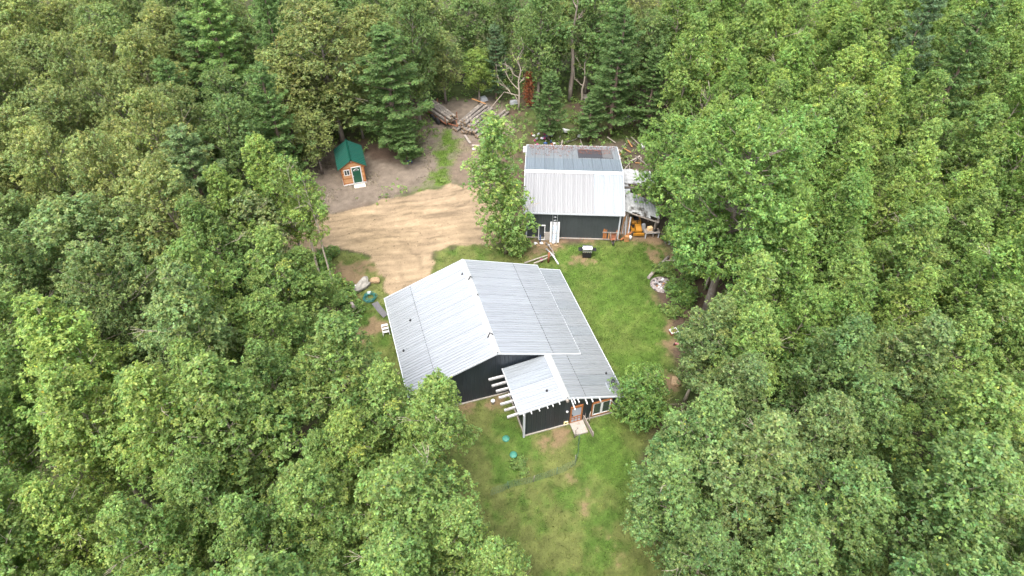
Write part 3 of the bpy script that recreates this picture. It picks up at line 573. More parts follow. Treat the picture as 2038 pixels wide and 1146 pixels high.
 ('aspen', 33.46, 44.78, 12.2, 2.52, 'aspen', 'pale green aspen, eleventh crown out from the clearing, lawn-side woods, level with the log pile'),
 ('oak', -43.20, 66.16, 13.5, 3.04, 'olive_dark', 'dusky oak, thirteenth crown out from the clearing, driveway-side woods, cropped by the top edge'),
 ('maple', -21.52, 75.33, 12.1, 3.99, 'oakdeep', 'dark maple, first crown out from the clearing, driveway-side woods, cropped by the top edge'),
 ('aspen', 46.27, 59.89, 11.7, 2.32, 'aspen', 'pale green aspen, eleventh crown out from the clearing, lawn-side woods, level with the bare snag'),
 ('aspen', 34.31, 71.63, 12.2, 2.39, 'bright', 'bright green aspen, fourteenth crown out from the clearing, lawn-side woods, cropped by the top edge'),
 ('aspen', 25.77, 59.02, 13.9, 3.10, 'bright', 'bright green aspen, sixth crown out from the clearing, lawn-side woods, under the top edge'),
 ('oak', -58.95, 65.46, 12.3, 3.16, 'olive', 'olive oak, ninth crown out from the clearing, driveway-side woods, under the top edge'),
 ('aspen', 49.85, 64.84, 14.3, 2.98, 'aspen', 'pale green aspen, twenty-sixth crown out from the clearing, lawn-side woods, cropped by the top edge'),
 ('aspen', -18.24, 19.01, 15.0, 3.14, 'lime', 'lime aspen, third crown out from the clearing, driveway-side woods, level with the stovepipe'),
 ('aspen', 51.17, 59.02, 13.8, 2.85, 'lime', 'lime aspen, seventeenth crown out from the clearing, lawn-side woods, under the top edge'),
 ('maple', -29.80, 26.63, 12.7, 3.50, 'aspen', 'pale green maple, seventh crown out from the clearing, driveway-side woods, level with the fire pit'),
 ('aspen', 36.87, 53.26, 12.4, 2.59, 'bright', 'bright green aspen, ninth crown out from the clearing, lawn-side woods, level with the bare snag'),
 ('oak', -10.24, 64.77, 14.2, 3.09, 'oakdeep', 'dark oak, fourth crown across, woods behind the shed, cropped by the top edge'),
 ('aspen', 28.12, 73.02, 13.0, 2.84, 'aspen', 'pale green aspen, ninth crown out from the clearing, lawn-side woods, cropped by the top edge'),
 ('oak', -51.63, 55.91, 14.8, 3.19, 'olive_dark', 'dusky oak, eleventh crown out from the clearing, driveway-side woods, level with the bare snag'),
 ('aspen', 55.20, 70.97, 12.3, 2.55, 'bright', 'bright green aspen, twenty-seventh crown out from the clearing, lawn-side woods, cropped by the top edge'),
 ('maple', -34.16, 51.57, 13.9, 3.11, 'olive_dark', 'dusky maple, fifth crown out from the clearing, driveway-side woods, level with the bare snag'),
 ('aspen', 18.04, 45.66, 10.9, 2.38, 'bright', 'bright green aspen, second crown out from the clearing, lawn-side woods, level with the green-roofed cabin'),
 ('aspen', 33.38, 37.96, 11.5, 2.35, 'aspen', 'pale green aspen, third crown out from the clearing, lawn-side woods, level with the grey shed'),
 ('aspen', 22.54, 31.43, 11.2, 2.40, 'aspen', 'pale green aspen, third crown out from the clearing, lawn-side woods, level with the grill'),
 ('aspen', 12.76, 12.50, 11.7, 2.62, 'deep', 'deep green aspen, third crown out from the clearing, lawn-side woods, at the bottom edge'),
 ('aspen', 62.56, 76.93, 12.9, 2.80, 'aspen', 'pale green aspen, twenty-ninth crown out from the clearing, lawn-side woods, cropped by the top edge'),
 ('aspen', -13.78, 19.36, 15.0, 3.40, 'aspen', 'pale green aspen, first crown out from the clearing, driveway-side woods, level with the stovepipe'),
 ('aspen', 26.98, 25.45, 11.9, 2.66, 'aspen', 'pale green aspen, fifth crown out from the clearing, lawn-side woods, level with the house ridge'),
 ('pine', -25.38, 66.98, 12.5, 3.35, 'pine', 'dark green pine, first crown out from the clearing, driveway-side woods, under the top edge'),
 ('aspen', -28.75, 19.78, 12.6, 2.85, 'deepish', 'mid-green aspen, sixth crown out from the clearing, driveway-side woods, level with the stovepipe'),
 ('aspen', 21.04, 28.75, 11.9, 2.32, 'bright', 'bright green aspen, second crown out from the clearing, lawn-side woods, level with the fire pit'),
 ('aspen', -15.31, 27.81, 11.1, 2.40, 'aspen', 'pale green aspen, second crown out from the clearing, driveway-side woods, level with the fire pit'),
 ('aspen', 27.85, 52.85, 14.8, 3.18, 'lime', 'lime aspen, fifth crown out from the clearing, lawn-side woods, level with the bare snag'),
 ('oak', -34.43, 40.87, 14.1, 3.10, 'olive', 'olive oak, sixth crown out from the clearing, driveway-side woods, level with the green-roofed cabin'),
 ('maple', -27.55, 44.63, 14.8, 3.29, 'olive', 'olive maple, third crown out from the clearing, driveway-side woods, level with the log pile'),
 ('aspen', 17.14, 59.85, 14.3, 2.95, 'aspen', 'pale green aspen, second crown out from the clearing, lawn-side woods, under the top edge'),
 ('aspen', 18.54, 77.66, 11.7, 2.33, 'aspen', 'pale green aspen, first crown out from the clearing, lawn-side woods, cropped by the top edge'),
 ('aspen', -12.79, 7.92, 14.8, 3.29, 'deepish', 'mid-green aspen, fifth crown out from the clearing, driveway-side woods, at the bottom edge'),
 ('oak', -43.87, 75.82, 11.9, 3.36, 'greygreen', 'grey-green oak, tenth crown out from the clearing, driveway-side woods, cropped by the top edge'),
 ('pine', -27.07, 71.89, 13.7, 2.91, 'pine_deep', 'dark pine, fifth crown out from the clearing, driveway-side woods, cropped by the top edge'),
 ('oak', 5.83, 77.46, 11.3, 3.11, 'olive', 'olive oak, eighth crown across, woods behind the shed, cropped by the top edge'),
 ('aspen', 17.88, 70.86, 14.4, 2.96, 'aspen', 'pale green aspen, second crown out from the clearing, lawn-side woods, cropped by the top edge'),
 ('aspen', 63.56, 73.29, 12.1, 2.60, 'aspen', 'pale green aspen, thirty-first crown out from the clearing, lawn-side woods, cropped by the top edge'),
 ('aspen', -26.09, 15.03, 13.9, 2.87, 'aspen', 'pale green aspen, fourth crown out from the clearing, driveway-side woods, level with the wire fence'),
 ('aspen', -24.03, 11.52, 14.4, 3.23, 'aspen', 'pale green aspen, fifth crown out from the clearing, driveway-side woods, level with the front lawn'),
 ('aspen', 25.67, 68.70, 13.5, 2.82, 'aspen', 'pale green aspen, eighth crown out from the clearing, lawn-side woods, cropped by the top edge'),
 ('aspen', 21.23, 59.11, 11.2, 2.31, 'bright', 'bright green aspen, second crown out from the clearing, lawn-side woods, level with the bare snag'),
 ('aspen', 54.60, 77.16, 14.1, 3.02, 'aspen', 'pale green aspen, twenty-fifth crown out from the clearing, lawn-side woods, cropped by the top edge'),
 ('maple', -29.32, 40.24, 14.5, 3.32, 'olive', 'olive maple, fourth crown out from the clearing, driveway-side woods, level with the green-roofed cabin'),
 ('aspen', 44.01, 53.88, 11.4, 2.49, 'aspen', 'pale green aspen, fourteenth crown out from the clearing, lawn-side woods, level with the log pile'),
 ('aspen', -21.54, 14.29, 11.6, 2.48, 'lime', 'lime aspen, fourth crown out from the clearing, driveway-side woods, level with the front lawn'),
 ('aspen', 23.69, 74.13, 13.2, 2.82, 'bright', 'bright green aspen, sixth crown out from the clearing, lawn-side woods, cropped by the top edge'),
 ('aspen', 42.65, 50.22, 14.6, 3.10, 'bright', 'bright green aspen, thirteenth crown out from the clearing, lawn-side woods, level with the bare snag'),
 ('aspen', 38.75, 49.38, 12.6, 2.48, 'aspen', 'pale green aspen, twelfth crown out from the clearing, lawn-side woods, level with the log pile'),
 ('oak', -24.08, 36.26, 14.3, 3.39, 'olive', 'olive oak, second crown out from the clearing, driveway-side woods, level with the green-roofed cabin'),
 ('aspen', 57.65, 68.52, 12.0, 2.49, 'aspen', 'pale green aspen, sixteenth crown out from the clearing, lawn-side woods, under the top edge'),
 ('aspen', 41.35, 75.05, 11.8, 2.65, 'bright', 'bright green aspen, seventeenth crown out from the clearing, lawn-side woods, cropped by the top edge'),
 ('maple', -38.14, 72.85, 12.7, 3.30, 'greygreen', 'grey-green maple, ninth crown out from the clearing, driveway-side woods, cropped by the top edge'),
 ('aspen', 46.93, 70.80, 13.8, 2.93, 'bright', 'bright green aspen, twenty-third crown out from the clearing, lawn-side woods, cropped by the top edge'),
 ('aspen', 30.66, 70.06, 12.1, 2.37, 'aspen', 'pale green aspen, thirteenth crown out from the clearing, lawn-side woods, cropped by the top edge'),
 ('aspen', -22.43, 31.65, 10.9, 2.33, 'aspen', 'pale green aspen, second crown out from the clearing, driveway-side woods, level with the grill'),
 ('oak', -38.30, 49.90, 12.7, 3.37, 'olive_dark', 'dusky oak, seventh crown out from the clearing, driveway-side woods, level with the log pile'),
 ('oak', -30.04, 68.80, 13.0, 3.16, 'oakdeep', 'dark oak, sixth crown out from the clearing, driveway-side woods, cropped by the top edge'),
 ('aspen', 21.94, 36.03, 14.2, 2.92, 'bright', 'bright green aspen, fourth crown out from the clearing, lawn-side woods, level with the green-roofed cabin'),
 ('oak', -36.46, 77.05, 11.6, 3.97, 'oakdeep', 'dark oak, eighth crown out from the clearing, driveway-side woods, cropped by the top edge'),
 ('aspen', -5.48, 11.58, 13.1, 2.73, 'deepish', 'mid-green aspen, second crown out from the clearing, driveway-side woods, at the bottom edge'),
 ('aspen', -9.63, 15.24, 13.1, 2.60, 'aspen', 'pale green aspen, first crown out from the clearing, driveway-side woods, level with the wire fence'),
 ('aspen', 28.98, 21.02, 12.9, 3.09, 'aspen', 'pale green aspen, fourth crown out from the clearing, lawn-side woods, level with the stovepipe'),
 ('aspen', 29.50, 27.96, 12.1, 2.71, 'aspen', 'pale green aspen, fifth crown out from the clearing, lawn-side woods, level with the fire pit'),
 ('maple', -38.19, 58.54, 13.6, 3.92, 'olive', 'olive maple, fifth crown out from the clearing, driveway-side woods, under the top edge'),
 ('aspen', 22.96, 51.56, 12.1, 2.50, 'aspen', 'pale green aspen, fourth crown out from the clearing, lawn-side woods, level with the log pile'),
 ('aspen', 42.33, 59.07, 10.8, 2.32, 'aspen', 'pale green aspen, tenth crown out from the clearing, lawn-side woods, level with the bare snag'),
 ('aspen', 32.35, 76.83, 11.9, 2.64, 'aspen', 'pale green aspen, eleventh crown out from the clearing, lawn-side woods, cropped by the top edge'),
 ('oak', -53.92, 72.98, 13.0, 3.52, 'greygreen', 'grey-green oak, seventeenth crown out from the clearing, driveway-side woods, cropped by the top edge'),
 ('aspen', 30.83, 41.00, 12.5, 2.56, 'lime', 'lime aspen, ninth crown out from the clearing, lawn-side woods, level with the green-roofed cabin'),
 ('aspen', -37.32, 30.63, 13.3, 2.93, 'aspen', 'pale green aspen, fifth crown out from the clearing, driveway-side woods, level with the grill'),
 ('aspen', 38.55, 36.99, 11.6, 2.39, 'bright', 'bright green aspen, sixth crown out from the clearing, lawn-side woods, level with the grey shed'),
 ('aspen', 56.66, 65.28, 13.0, 2.65, 'aspen', 'pale green aspen, eighteenth crown out from the clearing, lawn-side woods, under the top edge'),
 ('aspen', 23.02, 66.78, 11.6, 2.43, 'aspen', 'pale green aspen, fourth crown out from the clearing, lawn-side woods, under the top edge'),
 ('aspen', 16.46, 42.45, 11.2, 2.37, 'aspen', 'pale green aspen, first crown out from the clearing, lawn-side woods, level with the green-roofed cabin'),
 ('aspen', 1.81, 8.27, 10.5, 2.34, 'lime', 'lime aspen, first crown out from the clearing, lawn-side woods, at the bottom edge'),
 ('oak', -64.86, 75.32, 12.6, 3.25, 'olive_dark', 'dusky oak, twenty-first crown out from the clearing, driveway-side woods, cropped by the top edge'),
 ('pine', -27.97, 78.64, 12.4, 3.19, 'pine_deep', 'dark pine, third crown out from the clearing, driveway-side woods, cropped by the top edge'),
 ('oak', -0.93, 76.11, 12.4, 3.06, 'oakdeep', 'dark oak, sixth crown across, woods behind the shed, cropped by the top edge'),
 ('oak', -51.99, 78.81, 11.4, 3.17, 'olive_dark', 'dusky oak, fifteenth crown out from the clearing, driveway-side woods, cropped by the top edge'),
 ('pine', 10.74, 67.24, 14.8, 3.40, 'pine', 'dark green pine, tenth crown across, woods behind the shed, cropped by the top edge'),
 ('aspen', 41.71, 45.70, 15.5, 3.28, 'bright', 'bright green aspen, fifteenth crown out from the clearing, lawn-side woods, level with the log pile'),
 ('aspen', 16.83, 14.79, 12.2, 3.08, 'deep', 'deep green aspen, first crown out from the clearing, lawn-side woods, level with the wire fence'),
 ('aspen', 32.34, 34.81, 11.3, 2.39, 'aspen', 'pale green aspen, fourth crown out from the clearing, lawn-side woods, level with the grey shed'),
 ('aspen', 41.40, 62.44, 14.0, 2.85, 'aspen', 'pale green aspen, twelfth crown out from the clearing, lawn-side woods, under the top edge'),
 ('oak', -43.13, 43.40, 14.0, 3.09, 'olive', 'olive oak, eleventh crown out from the clearing, driveway-side woods, level with the log pile'),
 ('maple', -34.02, 25.84, 12.4, 3.29, 'aspen', 'pale green maple, eighth crown out from the clearing, driveway-side woods, level with the fire pit'),
 ('aspen', 34.75, 27.46, 14.6, 3.19, 'aspen', 'pale green aspen, eighth crown out from the clearing, lawn-side woods, level with the grill'),
 ('aspen', 24.45, 10.35, 15.9, 3.76, 'deep', 'deep green aspen, eighth crown out from the clearing, lawn-side woods, at the bottom edge'),
 ('aspen', 18.08, 27.86, 11.6, 2.38, 'bright', 'bright green aspen, first crown out from the clearing, lawn-side woods, level with the fire pit'),
 ('aspen', -8.72, 18.57, 11.0, 2.38, 'lime', 'lime aspen, first crown out from the clearing, driveway-side woods, level with the screen door'),
 ('aspen', 43.99, 72.43, 10.6, 2.37, 'bright', 'bright green aspen, tenth crown out from the clearing, lawn-side woods, under the top edge'),
 ('aspen', 16.67, 49.08, 11.3, 2.38, 'lime', 'lime aspen, first crown out from the clearing, lawn-side woods, level with the log pile'),
 ('aspen', 28.49, 16.49, 13.7, 3.09, 'greygreen', 'grey-green aspen, third crown out from the clearing, lawn-side woods, level with the screen door'),
 ('aspen', -17.23, 22.54, 12.1, 2.39, 'aspen', 'pale green aspen, second crown out from the clearing, driveway-side woods, level with the house ridge'),
 ('aspen', 36.47, 75.34, 11.2, 2.40, 'lime', 'lime aspen, fifteenth crown out from the clearing, lawn-side woods, cropped by the top edge'),
 ('aspen', 47.00, 56.66, 12.2, 2.66, 'aspen', 'pale green aspen, twelfth crown out from the clearing, lawn-side woods, level with the bare snag'),
 ('aspen', 50.39, 77.48, 11.3, 2.41, 'bright', 'bright green aspen, twenty-second crown out from the clearing, lawn-side woods, cropped by the top edge'),
 ('pine', -23.59, 63.41, 16.6, 2.89, 'pine', 'dark green pine, fourth crown out from the clearing, driveway-side woods, cropped by the top edge'),
 ('oak', -17.65, 78.70, 11.4, 3.69, 'oakdeep', 'dark oak, first crown across, woods behind the shed, cropped by the top edge'),
 ('aspen', -31.80, 22.50, 11.5, 2.47, 'aspen', 'pale green aspen, seventh crown out from the clearing, driveway-side woods, level with the stovepipe'),
 ('aspen', 36.73, 69.64, 11.0, 2.34, 'lime', 'lime aspen, ninth crown out from the clearing, lawn-side woods, under the top edge'),
 ('aspen', 38.13, 78.63, 12.4, 2.63, 'lime', 'lime aspen, sixteenth crown out from the clearing, lawn-side woods, cropped by the top edge'),
 ('aspen', -15.33, 15.78, 11.8, 2.38, 'deepish', 'mid-green aspen, second crown out from the clearing, driveway-side woods, level with the wire fence'),
 ('aspen', 14.93, 9.61, 11.8, 2.90, 'deep', 'deep green aspen, fifth crown out from the clearing, lawn-side woods, at the bottom edge'),
 ('oak', -11.67, 69.65, 12.5, 3.22, 'olive_dark', 'dusky oak, third crown across, woods behind the shed, cropped by the top edge'),
 ('aspen', 28.02, 39.51, 11.6, 2.36, 'lime', 'lime aspen, eighth crown out from the clearing, lawn-side woods, level with the green-roofed cabin'),
 ('aspen', 43.33, 77.83, 13.8, 2.79, 'lime', 'lime aspen, nineteenth crown out from the clearing, lawn-side woods, cropped by the top edge'),
 ('aspen', 15.11, 25.47, 12.2, 2.42, 'aspen', 'pale green aspen, first crown out from the clearing, lawn-side woods, level with the house ridge'),
 ('pine', -21.80, 53.12, 13.3, 3.06, 'pine', 'dark green pine, first crown out from the clearing, driveway-side woods, level with the bare snag'),
 ('aspen', 20.98, 39.30, 11.9, 2.43, 'lime', 'lime aspen, third crown out from the clearing, lawn-side woods, level with the green-roofed cabin'),
 ('aspen', 53.86, 56.01, 11.0, 2.40, 'aspen', 'pale green aspen, sixteenth crown out from the clearing, lawn-side woods, level with the bare snag'),
 ('aspen', 65.81, 75.94, 12.1, 2.55, 'lime', 'lime aspen, thirty-second crown out from the clearing, lawn-side woods, cropped by the top edge'),
 ('aspen', 61.29, 68.36, 13.9, 2.90, 'lime', 'lime aspen, thirty-third crown out from the clearing, lawn-side woods, cropped by the top edge'),
 ('oak', -48.95, 51.49, 14.2, 3.34, 'greygreen', 'grey-green oak, tenth crown out from the clearing, driveway-side woods, level with the bare snag'),
 ('pine', -30.41, 54.39, 13.1, 3.08, 'pine', 'dark green pine, third crown out from the clearing, driveway-side woods, level with the bare snag'),
 ('pine', 9.59, 78.41, 12.6, 3.14, 'pine', 'dark green pine, ninth crown across, woods behind the shed, cropped by the top edge'),
 ('aspen', 19.88, 20.79, 11.8, 2.73, 'deep', 'deep green aspen, second crown out from the clearing, lawn-side woods, level with the stovepipe'),
 ('aspen', 22.29, 77.36, 11.8, 2.58, 'aspen', 'pale green aspen, fourth crown out from the clearing, lawn-side woods, cropped by the top edge'),
 ('aspen', 28.34, 61.43, 11.9, 2.42, 'lime', 'lime aspen, fourth crown out from the clearing, lawn-side woods, level with the bare snag'),
 ('aspen', 22.26, 46.85, 13.0, 2.61, 'bright', 'bright green aspen, fifth crown out from the clearing, lawn-side woods, level with the log pile'),
 ('aspen', -20.68, 21.99, 11.7, 2.49, 'aspen', 'pale green aspen, second crown out from the clearing, driveway-side woods, level with the stovepipe'),
 ('aspen', 37.87, 33.30, 11.7, 2.37, 'aspen', 'pale green aspen, sixth crown out from the clearing, lawn-side woods, level with the grill'),
 ('oak', -57.64, 70.70, 11.4, 3.08, 'olive_dark', 'dusky oak, sixth crown out from the clearing, driveway-side woods, under the top edge'),
 ('maple', -56.34, 62.46, 12.6, 3.06, 'olive', 'olive maple, seventh crown out from the clearing, driveway-side woods, under the top edge'),
 ('oak', -47.56, 78.15, 11.4, 3.29, 'olive_dark', 'dusky oak, eleventh crown out from the clearing, driveway-side woods, cropped by the top edge'),
 ('maple', -31.50, 43.04, 8.2, 1.63, 'olive', 'olive maple, second crown out from the clearing, driveway-side woods, level with the grey shed'),
 ('maple', -36.97, 39.79, 9.5, 1.90, 'olive', 'olive maple, fourth crown out from the clearing, driveway-side woods, level with the grey shed'),
 ('aspen', 29.72, 43.23, 10.3, 1.80, 'aspen', 'pale green aspen, seventh crown out from the clearing, lawn-side woods, level with the green-roofed cabin'),
 ('aspen', -28.75, 22.47, 9.6, 2.00, 'aspen', 'pale green aspen, fifth crown out from the clearing, driveway-side woods, level with the stovepipe'),
 ('aspen', 24.52, 35.46, 8.1, 2.06, 'bright', 'bright green aspen, second crown out from the clearing, lawn-side woods, level with the grill'),
 ('aspen', 30.76, 33.35, 7.7, 1.70, 'aspen', 'pale green aspen, fourth crown out from the clearing, lawn-side woods, level with the fire pit'),
 ('aspen', 32.29, 49.71, 9.3, 1.66, 'bright', 'bright green aspen, eighth crown out from the clearing, lawn-side woods, level with the log pile'),
 ('aspen', -17.69, 16.16, 9.6, 2.20, 'aspen', 'pale green aspen, third crown out from the clearing, driveway-side woods, level with the wire fence'),
 ('aspen', -14.50, 29.98, 7.9, 1.85, 'aspen', 'pale green aspen, first crown out from the clearing, driveway-side woods, level with the fire pit'),
 ('maple', -41.12, 56.16, 8.2, 1.79, 'olive', 'olive maple, fifth crown out from the clearing, driveway-side woods, level with the log pile'),
 ('maple', -48.50, 56.93, 8.3, 1.90, 'olive', 'olive maple, eighth crown out from the clearing, driveway-side woods, level with the log pile'),
 ('maple', -49.26, 54.38, 8.3, 2.15, 'olive', 'olive maple, tenth crown out from the clearing, driveway-side woods, level with the log pile'),
 ('aspen', 21.94, 17.82, 7.6, 2.20, 'deep', 'deep green aspen, second crown out from the clearing, lawn-side woods, level with the wire fence'),
 ('maple', 25.38, 13.76, 9.0, 2.10, 'greygreen', 'grey-green maple, seventh crown out from the clearing, lawn-side woods, at the bottom edge'),
 ('aspen', -8.53, 12.83, 8.6, 1.93, 'aspen', 'pale green aspen, third crown out from the clearing, driveway-side woods, at the bottom edge'),
 ('maple', -37.26, 42.13, 9.4, 2.02, 'olive', 'olive maple, third crown out from the clearing, driveway-side woods, level with the grey shed'),
 ('maple', -32.64, 32.84, 8.3, 1.99, 'greygreen', 'grey-green maple, sixth crown out from the clearing, driveway-side woods, level with the fire pit'),
 ('maple', -34.93, 48.08, 8.0, 1.66, 'olive', 'olive maple, third crown out from the clearing, driveway-side woods, level with the green-roofed cabin'),
 ('maple', -35.30, 43.89, 9.9, 1.95, 'greygreen', 'grey-green maple, fifth crown out from the clearing, driveway-side woods, level with the green-roofed cabin'),
 ('aspen', -10.93, 18.90, 9.6, 1.68, 'deepish', 'mid-green aspen, second crown out from the clearing, driveway-side woods, level with the screen door'),
 ('maple', -40.97, 48.58, 9.8, 2.12, 'olive', 'olive maple, seventh crown out from the clearing, driveway-side woods, level with the green-roofed cabin'),
 ('aspen', -20.96, 28.50, 9.6, 1.97, 'aspen', 'pale green aspen, third crown out from the clearing, driveway-side woods, level with the fire pit'),
 ('aspen', -26.39, 25.70, 8.7, 1.84, 'aspen', 'pale green aspen, third crown out from the clearing, driveway-side woods, level with the house ridge'),
 ('maple', 24.10, 28.10, 7.8, 2.07, 'aspen', 'pale green maple, third crown out from the clearing, lawn-side woods, level with the house ridge'),
 ('aspen', -6.50, 13.69, 10.1, 1.61, 'aspen', 'pale green aspen, first crown out from the clearing, driveway-side woods, level with the front lawn'),
 ('aspen', 32.06, 55.03, 9.1, 1.75, 'bright', 'bright green aspen, seventh crown out from the clearing, lawn-side woods, level with the log pile'),
 ('aspen', -28.14, 47.36, 10.0, 1.84, 'deepish', 'mid-green aspen, first crown out from the clearing, driveway-side woods, level with the green-roofed cabin'),
 ('maple', -43.37, 50.20, 8.7, 1.87, 'olive', 'olive maple, eighth crown out from the clearing, driveway-side woods, level with the green-roofed cabin'),
 ('aspen', 47.13, 49.73, 7.5, 1.74, 'bright', 'bright green aspen, eleventh crown out from the clearing, lawn-side woods, level with the green-roofed cabin'),
 ('aspen', -25.41, 32.83, 8.5, 2.18, 'aspen', 'pale green aspen, fourth crown out from the clearing, driveway-side woods, level with the fire pit'),
 ('aspen', -20.13, 11.76, 9.2, 1.79, 'aspen', 'pale green aspen, seventh crown out from the clearing, driveway-side woods, at the bottom edge'),
 ('aspen', 22.15, 21.24, 8.4, 1.67, 'aspen', 'pale green aspen, second crown out from the clearing, lawn-side woods, level with the screen door'),
 ('maple', -41.21, 53.41, 7.8, 1.89, 'greygreen', 'grey-green maple, sixth crown out from the clearing, driveway-side woods, level with the log pile'),
 ('aspen', 35.35, 32.56, 9.9, 1.66, 'aspen', 'pale green aspen, fifth crown out from the clearing, lawn-side woods, level with the grill'),
]

def plant_trees():
    rnd = random.Random(5)
    for i, (k, x, y, h, r, tint, lab) in enumerate(TREES):
        H0, R0, vs_, bark = LIB[k]; tk, br, cm = vs_[i % len(vs_)]
        e = empty(NAME[k], (x, y, -.03), 0 if k in ('oakbig', 'column') else rnd.uniform(0, 6.28), lab, 'tree', 'trees of the woods around the clearing')
        e.scale = (r / R0, r / R0, h / H0)
        if k in ('aspen', 'maple'): e.rotation_euler[0] = rnd.gauss(0, .02); e.rotation_euler[1] = rnd.gauss(0, .02)
        link('trunk', tk, bark, e); link('branches', br, bark, e)
        c = link('crown', cm, LEAF['aspen'], e); c.material_slots[0].link = 'OBJECT'; c.material_slots[0].material = LEAF[tint]
plant_trees()
# ------------------------------------------------------------------ building materials
M_tin = pbr('galvanised_roof', (.295, .31, .325), .36, metal=.55, var=.12, scale=1.3, objvar=.03, stretch=(1, .15, 1), spec=.5)
M_tin_new = pbr('galvanised_roof_blue', (.19, .225, .255), .42, metal=.5, var=.12, scale=1.6, objvar=.08, stretch=(1, .2, 1), spec=.5)
M_tin_old = pbr('galvanised_roof_weathered', (.245, .265, .28), .40, metal=.5, var=.14, scale=1.2, objvar=.05, stretch=(1, .25, 1), spec=.5)
M_cap = pbr('ridge_flashing', (.42, .42, .41), .4, metal=.35, var=.08, scale=2)
M_trim = pbr('white_metal_trim', (.38, .40, .42), .5, var=.06, scale=3)
M_navy = pbr('charcoal_metal_siding', (.016, .021, .028), .42, metal=.1, var=.16, scale=1.5, objvar=.10, spec=.5)
M_slate = pbr('slate_metal_siding', (.042, .049, .051), .5, metal=.1, var=.12, scale=1.5, objvar=.06, spec=.4)
M_oldwood = pbr('weathered_grey_wood', srgb(128, 120, 112), .9, var=.3, scale=7, stretch=(1, 1, 1), bump=.4, objvar=.15, stain=(srgb(112, 98, 86), 4, .58))
M_pine = pbr('raw_pine_wood', srgb(146, 106, 66), .7, var=.2, scale=6, bump=.2, objvar=.12)
M_orange = pbr('stained_cedar', srgb(134, 84, 46), .6, var=.2, scale=7, bump=.2, objvar=.14)
M_log_board = pbr('pale_lap_siding', srgb(162, 122, 84), .65, var=.18, scale=5, bump=.2, objvar=.16)
M_concrete = pbr('concrete', srgb(140, 134, 126), .9, var=.14, scale=8, bump=.3, stain=(srgb(128, 116, 104), 3, .58))
M_white = pbr('white_paint', (.48, .48, .475), .55, var=.06, scale=5)
M_screen = pbr('insect_screen', srgb(134, 140, 148), .8, var=.08, scale=20)
M_glass = pbr('window_glass', (.03, .04, .04), .06, var=.1, scale=3, spec=.9)
M_black = pbr('black_enamel', (.012, .012, .014), .4, var=.2, scale=10)
M_rubber = pbr('tyre_rubber', (.018, .018, .018), .85, var=.2, scale=12)
M_steel = pbr('brushed_steel', (.62, .63, .65), .3, metal=.9, var=.08, scale=15)
M_pipe = pbr('galvanised_pipe', (.42, .44, .47), .4, metal=.7, var=.15, scale=9)
M_green_roof = pbr('green_metal_roof', (.004, .052, .036), .4, metal=.1, var=.08, scale=2, objvar=.04, spec=.5)
M_green_door = pbr('green_door_paint', (.006, .055, .03), .45, var=.08, scale=4)
M_rust = pbr('rusty_iron', srgb(120, 74, 52), .9, var=.3, scale=9, bump=.3)
M_log = pbr('log_bark', srgb(94, 88, 82), .95, var=.35, scale=7, bump=.5, objvar=.22, stain=(srgb(128, 120, 110), 3, .54))
M_logend = pbr('sawn_log_end', srgb(128, 110, 90), .85, var=.25, scale=14, objvar=.2, stain=(srgb(70, 58, 50), 5, .5))
M_yellow = pbr('yellow_tractor_paint', (.30, .135, .015), .4, var=.1, scale=6, stain=(srgb(120, 84, 40), 6, .66))
M_red = pbr('red_paint', (.16, .03, .028), .45, var=.15, scale=7)
M_teal = pbr('teal_plastic', (.02, .12, .105), .5, var=.1, scale=8)
M_lid = pbr('green_septic_lid', (.04, .17, .12), .55, var=.12, scale=9)
M_stone = pbr('pale_boulder', srgb(132, 128, 120), .9, var=.25, scale=5, bump=.7, bscale=9, stain=(srgb(118, 116, 108), 2.5, .52))
M_tanstone = pbr('tan_rock', srgb(140, 118, 90), .9, var=.22, scale=6, bump=.6, bscale=12)
M_tarp = pbr('white_tarp', (.30, .31, .32), .6, var=.12, scale=2, bump=.5, bscale=4, stain=(srgb(120, 112, 104), 2.2, .62))
M_sheet = pbr('stained_white_sheet', (.27, .275, .275), .6, var=.3, scale=3, stain=(srgb(58, 54, 50), 1.1, .55))
M_osb = pbr('chipboard', srgb(204, 172, 128), .85, var=.25, scale=26)
M_blue = pbr('blue_plastic', (.02, .06, .18), .5, var=.1, scale=8)
M_magenta = pbr('magenta_cloth', (.20, .03, .09), .8, var=.2, scale=8)
M_gravel_dark = pbr('dark_mat', srgb(88, 86, 88), .95, var=.2, scale=12)

